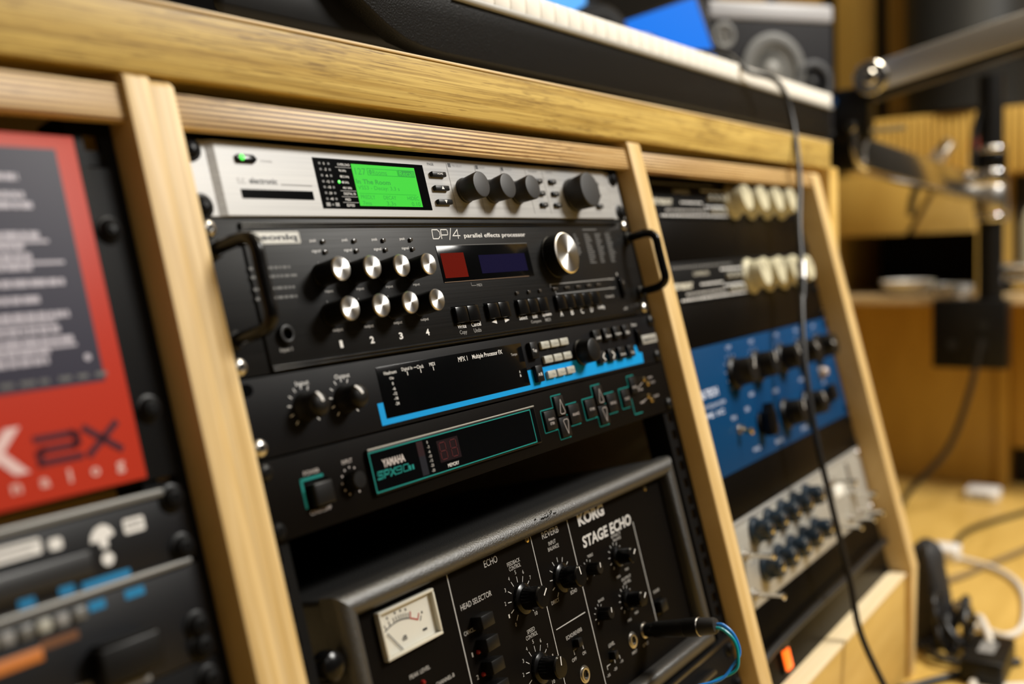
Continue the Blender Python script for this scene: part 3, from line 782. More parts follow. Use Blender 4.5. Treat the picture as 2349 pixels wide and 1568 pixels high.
# ================================================================== digital multi effect with teal outlines
d = Dev('effects_processor', 'black one space unit with teal outlined display and arrow keys', 'audio processor', 0, 177.8)
d.g().box(0, 482.6, 178.3, 221.8, -3.2, 0).build('front_panel', BROWNBLACK, d.o, bevel=0.4)
chassis(d, 18, 465, 179.5, 220.5, -200, -3.4)
blk = d.g().box(84.5, 262.5, 186.4, 213.9, -0.5, 2.6).build('display_block', PLASTIC, d.o, bevel=0.7, seg=2)
d.g().box(85.6, 261.4, 187.9, 213.0, 2.6, 2.75).build('display_window', GLOSSBLACK, blk)
d.g().prism([(84.8, 186.2), (262.2, 186.2), (262.2, 187.0), (84.8, 187.0)], 2.3, 2.72).build('edge_highlight', SILVER2, blk)  # silver strip paints in the light caught by the block's top bevel
ZB = 2.80
d.pr(TEAL, 'teal_outline').frame(84.4, 256.0, 188.2, 212.6, 0.75, ZB)
T = lambda s, u, v, w, h, m=WHITEPRINT, z=ZB, **k: d.text(s, u, v, w, h, m, z, **k)
T('YAMAHA', 104.6, 196.6, 20.4, 4.8, mat('pale_print', (0.46, 0.42, 0.41), 0.5), bold=0.03)
strokes(d, 'SPX', 88.6, 200.9, 4.0, 3.9, 1.0, TEAL, ZB, 0.4, 0.2); strokes(d, '90', 105.0, 200.9, 4.6, 3.9, 0.6, TEAL, ZB, 0.4, 0.2); T('II', 118.8, 203.6, 4.6, 3.0, TEAL, bold=0.03)
for s, v in (('0', 191.4), ('-3', 194.4), ('-6', 197.4), ('-10', 200.3), ('-15', 203.2), ('-20', 206.2), ('-30', 209.4)):
    T(s, 138, v, 1.2 + 1.0 * (len(s) - 1), 1.9, MID)
d.g().box(127.4, 133.4, 189.6, 199, 2.6, 2.84).build('meter_bar', mat('dim_maroon', (0.020, 0.008, 0.011), 0.3), blk)
d.g().box(127.4, 133.4, 199, 211, 2.6, 2.84).build('meter_bar', mat('dim_slate', (0.011, 0.012, 0.018), 0.3), blk)
d.g().box(146.6, 168.4, 192.4, 206.4, 2.6, 2.83).build('digit_window', mat('dim_wine', (0.012, 0.006, 0.008), 0.25), blk)
DR = d.pr(DIMRED, 'digit_segments')
for u in (151.4, 162.4):
    for v in (194.0, 199.4, 204.8):
        DR.line((u - 2.4, v), (u + 2.4, v), 0.6, 2.9)
    for du in (-3, 3):
        DR.line((u + du, 194.4), (u + du, 199.0), 0.6, 2.9); DR.line((u + du, 199.8), (u + du, 204.4), 0.6, 2.9)
T('MEMORY', 158.6, 209.4, 11.6, 2.3)
d.pr(TEAL, 'teal_outline').line((31.6, 193.4), (48.8, 193.4), 1.6, 0.03); d.pr(TEAL, 'teal_outline').line((32.2, 193.4), (32.2, 209), 1.6, 0.03)
ps = d.g().box(34, 51.5, 195, 210.4, -0.5, 0.6).build('power_switch', GLOSSBLACK, d.o)
d.g().box(35.5, 50, 196.4, 209.4, 0.6, 5.5).build('push_button', PLASTIC, ps, bevel=1.2, seg=3)
PALE = MATS['pale_print']
T('POWER', 41, 190.2, 12, 2.4, PALE, 0.05); T('ON/OFF', 41.8, 212.0, 16, 2.2, PALE, 0.05); T('INPUT', 69.2, 189.8, 8.4, 2.4, PALE, 0.05)
k = G().lathe(0, 0, [(5.6, 0), (5.6, 6.6), (5.0, 7.4), (1, 7.5)], 40, rib=0.1, ribs=1).build('knob', PLASTIC, d.o, d.at(69.0, 201.4, 0))
for i in range(11):
    a = R(240 - 30 * i)
    d.pr(PALE).prism([(69.8 + 8.0 * math.cos(a) + 0.6 * math.cos(t * PI / 4), 201.4 - 8.0 * math.sin(a) + 0.6 * math.sin(t * PI / 4)) for t in range(8)], 0.03, 0.1)
def key(u0, u1, v0, v1):
    G(d.tf).box(u0, u1, v0, v1, 0, 2.2).build('key', PLASTIC, d.o, bevel=0.5)
def outl(pts):
    for a, b in zip(pts[:-1], pts[1:]):
        d.pr(TEAL, 'teal_outline').line(a, b, 0.75, 0.04)
def arrow(u, v, up):
    s = -1 if up else 1
    P_ = [(u - 3.4, v - s * 4.6), (u - 2.2, v - s * 5.8), (u + 2.2, v - s * 5.8), (u + 3.4, v - s * 4.6), (u, v + s * 5.4), (u - 3.4, v - s * 4.6)]
    for a, b in zip(P_[:-1], P_[1:]):
        d.pr(PALE).line(a, b, 0.4, 2.24)
for (o_, nm) in ((0, ('PARAM-', 'ETER', 'BALANCE')), (59.6, ('STORE', '', 'RECALL'))):
    key(273.9 + o_, 288.2 + o_, 193.0, 207.4); key(291.6 + o_, 303.8 + o_, 184.2, 199.2); key(291.6 + o_, 305.0 + o_, 200.6, 215.6); key(308.2 + o_, 323 + o_, 193.2, 208)
    arrow(298.8 + o_, 192.3, True); arrow(300 + o_, 208.4, False)
    if o_ == 0:
        T('PARAM-', 281.8, 199.6, 8.4, 1.9, PALE, 2.26); T('ETER', 281.8, 202.8, 5.6, 1.9, PALE, 2.26)
    else:
        T(nm[0], 281.8 + o_, 201, 7.6, 2.0, PALE, 2.26)
    T(nm[2], 316.4 + o_, 201, 9.4, 2.0, PALE, 2.26)
    outl([(290.4 + o_, 208.4), (272.6 + o_, 208.6), (272.6 + o_, 191.8), (290.2 + o_, 191.8), (290.2 + o_, 183.2), (304.4 + o_, 183.2)])
    outl([(290.6 + o_, 208.4), (290.6 + o_, 216.6), (305.6 + o_, 216.6)]); outl([(307.6 + o_, 192.2), (323.4 + o_, 192.2)]); outl([(306 + o_, 199.9), (307.2 + o_, 199.9)]); outl([(309, 209.2), (323.6, 209.2)] if o_ == 0 else [(368.6, 209.2), (383, 209.2)])
key(393.2, 405, 193, 207.4); T('UTILITY', 400, 201, 8, 2.0, PALE, 2.26); key(411.4, 422, 184.6, 199); T('BYPASS', 417, 193.5, 7, 2.0, PALE, 2.26)
outl([(405, 208.6), (392, 208.6), (392, 191.8), (410.2, 191.8), (410.2, 183.2), (422.6, 183.2)]); outl([(410, 202), (410, 216), (424, 216)])
for u, v in ((440.6, 189.2), (445.6, 193.8), (441.2, 204.2), (445.4, 208.6)):
    put('indicator_light', cached('led_brass', lambda: G().lathe(0, 0, [(2.3, 0), (2.3, 1.4), (1.7, 2.4), (0.8, 2.6)], 20).mesh('indicator_light', BRASS)), d.o, d.at(u - 2, v, 0))
for s, u, v, w in (('MIDI', 452, 189, 8), ('FOOT', 455, 193.6, 8), ('TRIGGER', 455, 206, 10), ('BYPASS', 430, 197, 8), ('INPUT', 428, 208, 8)):
    T(s, u, v, w, 1.6, PALE, 0.05)
d.pr(PALE).line((424, 196), (440, 190), 0.4, 0.03); d.pr(PALE).line((426, 208), (440, 205.4), 0.4, 0.03)
for v in (184.15, 215.9):
    screw(d, 8.75, v, PLASTIC if v < 200 else RACKBLACK, None, 0, 5.0)
screw(d, 473.85, 215.9, PLASTIC, None, 0, 5.4)
d.finish()

# ================================================================== tape echo in its vinyl case
d = Dev('tape_echo', 'black vinyl cased tape echo with level meter, low in the middle bay', 'audio processor', 36, 260, 8)
FR = d.g()
U0, U1, V0, V1 = 36.5, 453.5, 259.5, 426.5
d.g().box(U0 + 1, U1 - 1, V0 + 1, V1 - 1, -230, -2).build('case', VINYL, d.o, bevel=4, seg=3)
def padded(a0, a1, c, w, vert):
    """half round padded edge of the case"""
    prof = [(-w / 2, -4), (-w / 2, 5.5), (-w / 2 + 1.4, 8.6), (-w / 2 + 4.4, 10.6), (0, 11.2), (w / 2 - 4.4, 10.6), (w / 2 - 1.4, 8.6), (w / 2, 5.5), (w / 2, -4)]
    g = G(d.tf)
    n = len(prof); vs = []
    for end, a in enumerate((a0, a1)):
        for (p, z) in prof:
            m = (p if end == 0 else -p)                       # mitred ends
            vs.append((c + p, a + m * (1 if c < (U0 + U1) / 2 else -1), z) if vert else (a + m * (1 if c < (V0 + V1) / 2 else -1), c + p, z))
    g.add(vs, [(i, i + 1, n + i + 1, n + i) for i in range(n - 1)] + [(n - 1, 0, n, 2 * n - 1), tuple(range(n)), tuple(range(n, 2 * n))])
    return g
FW = 15.0
padded(U0 + FW / 2, U1 - FW / 2, V0 + FW / 2, FW, False).build('case_edge', VINYL, d.o, ang=60)
padded(U0 + FW / 2, U1 - FW / 2, V1 - FW / 2, FW, False).build('case_edge', VINYL, d.o, ang=60)
padded(V0 + FW / 2, V1 - FW / 2, U0 + FW / 2, FW, True).build('case_edge', VINYL, d.o, ang=60)
padded(V0 + FW / 2, V1 - FW / 2, U1 - FW / 2, FW, True).build('case_edge', VINYL, d.o, ang=60)
d.g().box(U0 + FW - 2, U1 - FW + 2, V0 + FW - 2, V1 - FW + 2, -2, 0).build('front_panel', BROWNBLACK, d.o)
# scuffed patch on the top edge
sc = d.g()
for i in range(26):
    a = 245 + random.gauss(0, 5); b = 264.2 + random.gauss(0, 1.6); w = random.uniform(0.3, 1.4)
    sc.prism([(a - w, b), (a, b - w * 0.5), (a + w * 0.7, b + 0.2), (a + 0.1, b + w * 0.6)], 11.0, 11.3)
o = sc.build('scuff', RACKBLACK, d.o); o['kind'] = 'stuff'
T = lambda s, u, v, w, h, m=MATS['mid_print'], z=0.06, **k: d.text(s, u, v, w, h, m, z, **k)
LP = mat('line_print', (0.50, 0.50, 0.50), 0.5)
for u, a, b in ((139.7, 274.7, 411), (235.6, 274.4, 411), (285, 274.6, 411), (378, 300, 383)):
    d.pr(LP).rect(u - 0.35, u + 0.35, a, b, 0.03)
d.pr(LP).rect(240.1, 280.4, 344.1, 344.7, 0.03)
T('ECHO', 185.8, 279.9, 15, 4.6); T('HEAD SELECTOR', 162.4, 299.1, 33.4, 3.6)
T('FEEDBACK', 210, 287.1, 15.4, 2.8); T('CONTROL', 210.3, 290.5, 14, 2.8)
T('SPEED', 211.5, 335.2, 9.4, 2.8); T('CONTROL', 211, 338.7, 14, 2.8)
def skirted(key, r, h, rb, m=PLASTICGLOSS):
    return cached('skirt' + key, lambda: G().lathe(0, 0, [(rb, 0), (rb, 1.4), (rb - 0.4, 2.2), (r + 1.4, 2.8), (r, 3.4), (r - 0.2, h - 1.0), (r - 1.0, h), (0.8, h + 0.1)], 48).mesh('knob', m, ang=30))
def pointer(k, r0, r1, h, w, ang):
    p = G().box(r0, r1, -w / 2, w / 2, h - 0.1, h + 0.16).build('pointer', WHITEPRINT, k)
    p.rotation_euler = (0, 0, R(ang))
    return p
def dial(u, v, rt0, rt1, labels, n=11, digits=True, rd=0, size=2.6):
    for i in range(n):
        a = R(228 - (276 / (n - 1)) * i)
        d.pr(LP).line((u + rt0 * math.cos(a), v - rt0 * math.sin(a)), (u + rt1 * math.cos(a), v - rt1 * math.sin(a)), 0.5, 0.03)
        if digits:
            T(str(i), u + rd * math.cos(a), v - rd * math.sin(a), 1.5 if i < 10 else 3.2, size)
for u, v, ang in ((215.3, 313.6, 40), (216.8, 362.4, 78)):
    dial(u - 6, v - 1.0, 11.6, 15.6, None, 11, True, 18.6)
    k = put('knob', skirted('F', 7.9, 17.5, 10.8), d.o, d.at(u - 4.4, v - 0.6, 0)); pointer(k, 1.2, 7.0, 17.6, 0.9, ang)
dial(261.2, 312.8, 11.6, 15.0, None, 11, False)
k = put('knob', skirted('F', 7.9, 17.5, 10.8), d.o, d.at(261.4, 313.0, 0)); pointer(k, 1.2, 7.0, 17.6, 0.9, 96)
T('REVERB', 260.4, 279.0, 22, 4.8); T('INPUT', 260, 286.3, 9.6, 2.8); T('BALANCE', 260.2, 290.1, 14.4, 2.8); T('ECHO', 272.4, 326.3, 8.6, 2.6); T('DIRECT', 247, 326, 10, 2.6)
T('KORG', 319, 279.9, 39.6, 9.4, LP, bold=0.05)
T('STAGE ECHO', 337.6, 296.8, 77, 8.8, LP, bold=0.03, slant=0.12)
T('CANCEL', 149, 315.2, 11.6, 2.6)
sel = lambda: G().box(-6.5, 6.5, -4.2, 4.2, 0, 9.0).mesh('selector_key', PLASTIC, bevel=0.7, seg=2)
for i, v in enumerate((311.6, 326.2, 340.6, 355.0, 369.4, 383.8)):
    put('selector_key', cached('sel', sel), d.o, d.at(159.0, v, 0))
    if i:
        put('indicator_light', cached('kled', lambda: G().lathe(0, 0, [(1.4, 0), (1.4, 1.2), (0.9, 2.0), (0.3, 2.2)], 16).mesh('indicator_light', REDLED)), d.o, d.at(156.0 - 4, v + 3.4, 0)) if i < 6 else None
        T(str(i), 146.6, v + 3.3, 1.2 if i == 1 else 2, 2.8)
T('PEAK LEVEL', 97, 322.4, 18.6, 2.4); put('indicator_light', cached('kled', None), d.o, d.at(97, 328.6, 0)); T('CHANNEL-B', 117, 334.4, 17.8, 2.4)
# level meter
vm = d.g().frame(70.2, 120.6, 278.6, 307.2, 2.0, 0, 4.2).build('meter_bezel', CREAM, d.o, bevel=0.6)
mf = d.g().box(72.0, 118.8, 280.4, 305.4, 0.0, 0.9).build('meter_face', mat('meter_white', (0.74, 0.73, 0.66), 0.5), vm)
gl = d.g().box(72.1, 118.7, 280.5, 305.3, 3.0, 3.3).build('meter_glass', mat('clear_glass', (1, 1, 1), 0.03, trans=1.0, spec=0.4), vm)
cxm, cym, rm = 87.8, 320.6, 32.0
SCA = d.pr(DARKPRINT, 'meter_scale')
def pol(r_, a): return (cxm + r_ * math.cos(R(a)), cym - r_ * math.sin(R(a)))
for i, a in enumerate((115, 110, 103, 96, 92, 88, 84.5, 81, 77.5, 74, 55)):
    SCA.line(pol(rm, a), pol(rm + 3.2, a), 0.6, 0.95)
    if i % 2 == 0 or i == 10:
        p = pol(rm + 5.2, a); SCA.rect(p[0] - 0.6, p[0] + 0.6, p[1] - 0.7, p[1] + 0.7, 0.95)
for i in range(14):
    SCA.line(pol(rm, 115 - i * 3.05), pol(rm, 115 - (i + 1) * 3.05), 0.6, 0.95)
RP = mat('red_print', (0.40, 0.03, 0.02), 0.5)
for i in range(4):
    d.pr(RP, 'meter_scale').line(pol(rm, 71 - 3 * i), pol(rm, 71 - 3 * (i + 1)), 0.9, 0.95)
for a in (71, 59):
    d.pr(RP, 'meter_scale').line(pol(rm, a), pol(rm + 4, a), 0.9, 0.95)
T('dB', 90, 299.4, 4.6, 3.0, DARKPRINT, 0.96, bold=0.03, name='meter_scale'); d.pr(DARKPRINT, 'meter_scale').rect(106.5, 110.5, 299.6, 301, 0.95)
d.g().line((86, 305), (76.5, 292.4), 0.55, 1.6, 0.25).build('needle', DARKPRINT, vm)
# reverb, input and output section
for u, v, lab in ((345.4, 320.2, 'EFFECT'), (345.4, 355.0, 'OUTPUT')):
    dial(u - 5, v - 1.4, 9.0, 11.4, None, 11, False)
    k = put('knob', skirted('M', 6.4, 15.5, 8.4), d.o, d.at(u - 4, v - 1.0, 0)); pointer(k, 1.0, 5.6, 15.6, 0.9, 40)
    T(lab, u + 2.5, v - 17, 15, 2.2); T('BALANCE' if v < 330 else 'LEVEL', u + 2.8, v - 13.8, 12, 2.2)
for u, v, lab in ((300, 317.6, 'TREBLE'), (300.6, 352.2, 'BASS')):
    dial(u - 1.4, v, 6.4, 8.0, None, 9, False)
    k = put('knob', cached('kS', lambda: G().lathe(0, 0, [(4.8, 0), (4.8, 8.6), (4.2, 9.6), (0.5, 9.7)], 40, rib=0.12, ribs=1).mesh('knob', PLASTIC)), d.o, d.at(u, v, 0)); pointer(k, 0.6, 4.2, 9.8, 0.8, 80)
    T(lab, u + 4.6, v - 9.4, 8.4, 2.0)
T('ECHO/REVERB', 260.4, 353.9, 21.6, 2.8); T('OFF', 253.4, 370.4, 6.2, 2.4); T('ON', 267.2, 370.4, 4.4, 2.4)
def slide(u, v):
    s = d.g().box(u - 7.5, u + 2.5, v - 4, v + 4, -1, 0.15).build('switch_slot', GLOSSBLACK, d.o)
    d.g().box(u - 5.5, u - 0.2, v - 3.4, v + 2.6, 0.15, 4.6).build('slide_knob', PLASTIC, s, bevel=0.4)
slide(262.6, 360.6); slide(305, 384.6)
for pts in ([(255, 367.6), (255, 364.4), (259, 364.4), (259, 362)], [(267.6, 367.6), (267.6, 364.4), (264, 364.4)], [(292, 392), (292, 389.4), (297, 389.4)], [(304, 391), (304, 388)], [(312, 390.5), (312, 388), (308.6, 388)]):
    for p, q in zip(pts[:-1], pts[1:]):
        d.pr(LP).line(p, q, 0.5, 0.03)
T('LEVEL', 305, 377, 9, 2.6); T('-35', 291.4, 396, 5, 2); T('-20', 302.4, 395, 5, 2); T('-10', 313, 393, 5, 2)
for u, v in ((261.7, 384.2), (335.8, 384.2), (356.5, 383.2)):
    j = put('jack_socket', cached('kj', lambda: G().ring(0, 0, 3.2, 5.2, 0, 1.2, 32).ring(0, 0, 3.2, 6.4, 0, 0.4, 32).mesh('jack_socket', STEEL, bevel=0.25)), d.o, d.at(u, v, 0))
    put('socket_hole', cached('kjh', lambda: G().lathe(0, 0, [(3.3, 0.02), (3.3, 0.14)], 24).mesh('socket_hole', GLOSSBLACK)), j)
T('INPUT', 334.4, 393.2, 8, 2.2); T('OUTPUT', 353, 393.4, 9, 2.2); T('POWER', 389, 361, 10, 2.4)
for s, u, v in (('MIN', 337, 334), ('MAX', 352, 332), ('MIN', 338, 369), ('MAX', 351, 367)):
    T(s, u, v, 5.6, 2.0)
pbn = d.g().box(381, 396, 366.5, 380, -1, 0.5).build('power_switch', GLOSSBLACK, d.o); d.g().box(383, 394, 368.5, 378, 0.5, 5).build('push_button', PLASTIC, pbn, bevel=0.8)
for u, v in ((230.6, 276.8), (410, 279)):
    put('panel_screw', cached('ks', lambda: G().lathe(0, 0, [(2.2, 0), (2.0, 0.7), (0.6, 1.0)], 18).mesh('panel_screw', BRASS)), d.o, d.at(u, v, 0))
sk = G().lathe(0, 0, [(9, 0), (9, 5), (7.5, 9), (4, 11)], 32).build('side_knob', PLASTICGLOSS, d.o, d.at(27, 294, -1))
d.finish()

# black plug in the output socket with its pair of coloured wires
pp = thing('patch_plug', 'black jack plug with blue and teal wires in the tape echo output', 'audio plug', PW(356.5, 383.2, 6.6), (PI / 2 - LEAN, 0, 0))
G().lathe(0, 0, [(4.6, 0), (5.6, 1.0), (5.6, 7), (6.4, 8), (7.0, 34), (6.8, 35)], 32).build('plug_body', PLASTIC, pp)
G().lathe(0, 0, [(6.7, 35), (7.3, 35.5), (7.3, 47), (6.8, 47.6)], 32).build('collar', PLASTIC, pp)
G().lathe(0, 0, [(6.7, 47.6), (7.0, 48), (6.4, 60), (5.6, 62), (2.5, 62.4)], 32).build('strain_relief', MATTEKNOB, pp)
for z in (35.2, 47.6):
    G().lathe(0, 0, [(7.0, z), (7.3, z + 0.3), (7.0, z + 0.6)], 32).build('bright_ring', STEEL, pp)
for k_, (m, off) in enumerate(((WIREBLUE, 1.3), (WIRETEAL, -1.3))):
    G().tube([(off, off * 0.6, 60), (1 + off, -2 + off, 67), (2.5 + off, -11 + off, 73), (2 + off * 1.3, -23, 74), (-4, -32 + off, 70 - off), (-13, -37, 60 + off), (-27, -39 + off, 44), (-44, -41, 28), (-70, -56 + off, 14), (-90, -100, 6)], 1.25, 10, True, 6).build('wire', m, pp)

# plain black unit under the tape echo
d = Dev('rack_shelf', 'black one space unit with bright steel edge under the tape echo', 'rack unit', 0, 433)
d.g().box(0, 482.6, 433, 476.5, -3, 0).build('front_panel', RACKBLACK, d.o, bevel=0.5)
d.g().box(0, 482.6, 428.6, 433, -200, 2.0).build('shelf_plate', mat('dark_steel', (0.07, 0.07, 0.072), 0.25, 0.9), d.o, bevel=0.8)
d.g().box(60, 430, 441, 446, 0, 8).build('trim_bar', mat('dark_steel', (0.07, 0.07, 0.072), 0.25, 0.9), d.o, bevel=1.8, seg=3)
for v in (439, 470):
    screw(d, 473.85, v, RACKBLACK, PLASTIC, 0, 5.0)
chassis(d, 18, 465, 434, 475)
d.finish()

# ================================================================== left bay
d = Dev('rack_unit', 'bright red and navy printed rack unit at the left edge', 'rack unit', -525, 0)
d.g().box(-525, -42.4, 20, 174, -3.2, 0).build('back_plate', RACKBLACK, d.o, bevel=0.5)
fpz = d.g().box(-507, -61.8, 6.2, 172.4, 0, 3.0).build('red_plate', REDPLATE, d.o, bevel=0.6)
d.g().box(-500, -72.6, 13.2, 124.2, 3.0, 3.15).build('navy_field', NAVY, fpz)
ZL = 3.2
rows = [(27.5, 2), (36, 2), (40.6, 1.6), (54.5, 3), (60, 2), (64.5, 3), (69, 1.7), (76.5, 2), (84, 2), (91.5, 3), (98, 2), (103, 3), (107.4, 2), (111.6, 1.5)]
for r_, (v, n_) in enumerate(rows):
    for cb in range(7):
        x = -84 - 59 * cb - 40 + (0 if r_ % 3 else 3)
        end = x + 30 + random.uniform(-6, 12)
        while x < end:
            w = random.uniform(2.5, 8)
            d.pr(LILAC).rect(x, min(x + w, end), v - 1.5, v + 1.5, ZL); x += w + 0.7
        if n_ > 2:
            d.pr(LILAC).rect(-124 - 59 * cb, -84 - 59 * cb + random.uniform(-8, 4), v + 2.2, v + 3.6, ZL)
d.pr(LILAC).prism([(-79 + 1.7 * math.cos(t * PI / 6), 112.4 + 1.7 * math.sin(t * PI / 6)) for t in range(12)], ZL, ZL + 0.1)
for x in range(-500, -76, 9):
    d.pr(DIMPRINT).rect(x, x + random.uniform(4, 7.5), 119.8, 121.8, ZL)
PINK = mat('pale_pink_print', (0.62, 0.36, 0.33), 0.45)
XW = mat('rose_white_print', (0.66, 0.46, 0.46), 0.45)
d.text('X', -129.5, 148.6, 26, 20, XW, ZL, bold=0.045)
strokes(d, '2', -111.0, 145.4, 18.5, 10.6, 3.0, PURPLE, ZL, 0.3, 0.0); strokes(d, 'X', -87.6, 144.6, 15, 11.4, 3.2, PURPLE, ZL, 0.3, 0.0)
for s, u, h in (('n', -123.9, 4.0), ('a', -111.2, 4.0), ('l', -99.4, 6), ('o', -87.1, 4.0), ('g', -74.4, 5.4)):
    d.text(s, u, 164.3 + (0.6 if s == 'g' else (-0.6 if s == 'l' else 0)), 1.5 if s == 'l' else 4.4, h, PINK, ZL, bold=0.03)
for v in (51.6, 140.4):
    screw(d, -51.4, v, RACKBLACK, PLASTIC, 0, 5.6)
d.finish()

d = Dev('audio_interface', 'navy black rack unit with white pictograms and blue marks below red panel', 'rack unit', -525, 178)
d.g().box(-525, -42.4, 178.6, 214.4, -3.2, 0).build('front_panel', mat('navy_black', (0.0045, 0.0050, 0.0068), 0.4, spec=0.3), d.o, bevel=0.4)
d.g().box(-525, -54, 178.6, 182.4, 0, 2.2).build('top_edge', mat('dull_alloy', (0.16, 0.16, 0.155), 0.4, 0.4), d.o, bevel=1.2, seg=3)
d.g().box(-525, -47, 213.8, 217.0, 0, 2.6).build('bottom_edge', mat('dull_alloy', (0.16, 0.16, 0.155), 0.4, 0.4), d.o, bevel=1.2, seg=3)
d.g().box(-490, -97, 197.6, 208.4, 0, 2.2).build('window_bar', mat('smoke_bar', (0.014, 0.0145, 0.016), 0.35), d.o, bevel=0.6)
WPc = WHITEPRINT
for (a, b, v0, v1) in ((-140, -117, 186.4, 193), (-113.6, -107.6, 188.4, 193.4), (-77.6, -66.6, 188.6, 195.4), (-240, -215, 187, 193)):
    d.pr(WPc).prism([(a + 0.8, v0), (b - 0.8, v0), (b, v0 + 0.8), (b, v1 - 0.8), (b - 0.8, v1), (a + 0.8, v1), (a, v1 - 0.8), (a, v0 + 0.8)], 0.03, 0.12)
for (a, b, v) in ((-139, -118, 188.2), (-139, -121, 190.6), (-76.6, -68, 190.6), (-76.6, -68, 192.8)):
    d.pr(DARKPRINT).rect(a, b, v - 0.3, v + 0.3, 0.14)
d.pr(WPc).prism([(-95, 195), (-94, 191.6), (-91.4, 189), (-87.6, 188), (-84.4, 189.6), (-82.8, 192.6), (-83.4, 194), (-86.4, 194.4), (-86.8, 198.4), (-90.4, 198.4), (-91, 195)], 0.03, 0.12)
d.pr(WPc).prism([(-88.2 + 3.0 * math.cos(t * PI / 8), 203.6 + 3.0 * math.sin(t * PI / 8)) for t in range(16)], 0.03, 0.12)
BL = mat('mid_blue_print', (0.0, 0.19, 0.42), 0.45)
for (a, b, v0, v1) in ((-131.6, -124.4, 209.6, 213.2), (-113.6, -106.4, 209.4, 213.2), (-103, -79, 210.4, 213.6), (-170, -150, 209.6, 213.2)):
    d.pr(BL).rect(a, b, v0, v1, 0.03)
for v in (184.6, 208.6):
    screw(d, -49.6, v, RACKBLACK, PLASTIC, 0, 5.4)
d.finish()

d = Dev('rack_mixer', 'black rack unit with small grey buttons and an orange strip, bottom left', 'rack unit', -525, 217.2)
d.g().box(-525, -42.4, 217.4, 262, -3.2, 0).build('front_panel', MATS['navy_black'], d.o, bevel=0.4)
for u in range(-300, -85, 8):
    if u not in (-92, -100):
        put('button', cached('btnL' + str(u % 3), lambda: G().box(-3, 3, -2.6, 2.6, 0, 3).mesh('button', (MATS['dull_alloy'], GREYPRINT, GREYKEY)[u % 3], bevel=0.5)), d.o, d.at(u, 222.4, 0))
for (a, b) in ((-102, -94), (-84, -74)):
    d.pr(BL).rect(a, b, 219.6, 223.6, 0.03)
d.g().box(-320, -126, 230.4, 236, 0, 0.6).build('orange_strip', ORANGEP, d.o, bevel=0.2)
d.pr(mat('dark_orange_print', (0.14, 0.05, 0.012), 0.5)).rect(-126, -109, 228.6, 232.4, 0.03)
d.g().box(-107, -76, 239, 256, 0, 9).build('control_block', PLASTIC, d.o, bevel=2, seg=3)
d.g().box(-105, -78, 237.6, 239.6, 0, 9.4).build('block_edge', MATS['rack_black'], d.o, bevel=0.8)
d.pr(GREYPRINT).rect(-122, -108, 252, 257, 0.03); d.pr(GREYPRINT).rect(-95, -80, 259, 261.4, 0.03)
for v in (246, 256):
    screw(d, -51, v, RACKBLACK, PLASTIC, 0, 5.4)
d.finish()
d = Dev('rack_unit', 'plain black rack unit at the very bottom of the left bay', 'rack unit', -525, 262)
d.g().box(-525, -42.4, 262.6, 350, -3.2, 0).build('front_panel', RACKBLACK, d.o, bevel=0.4)
screw(d, -51, 272, RACKBLACK, PLASTIC, 0, 5.4)
d.finish()

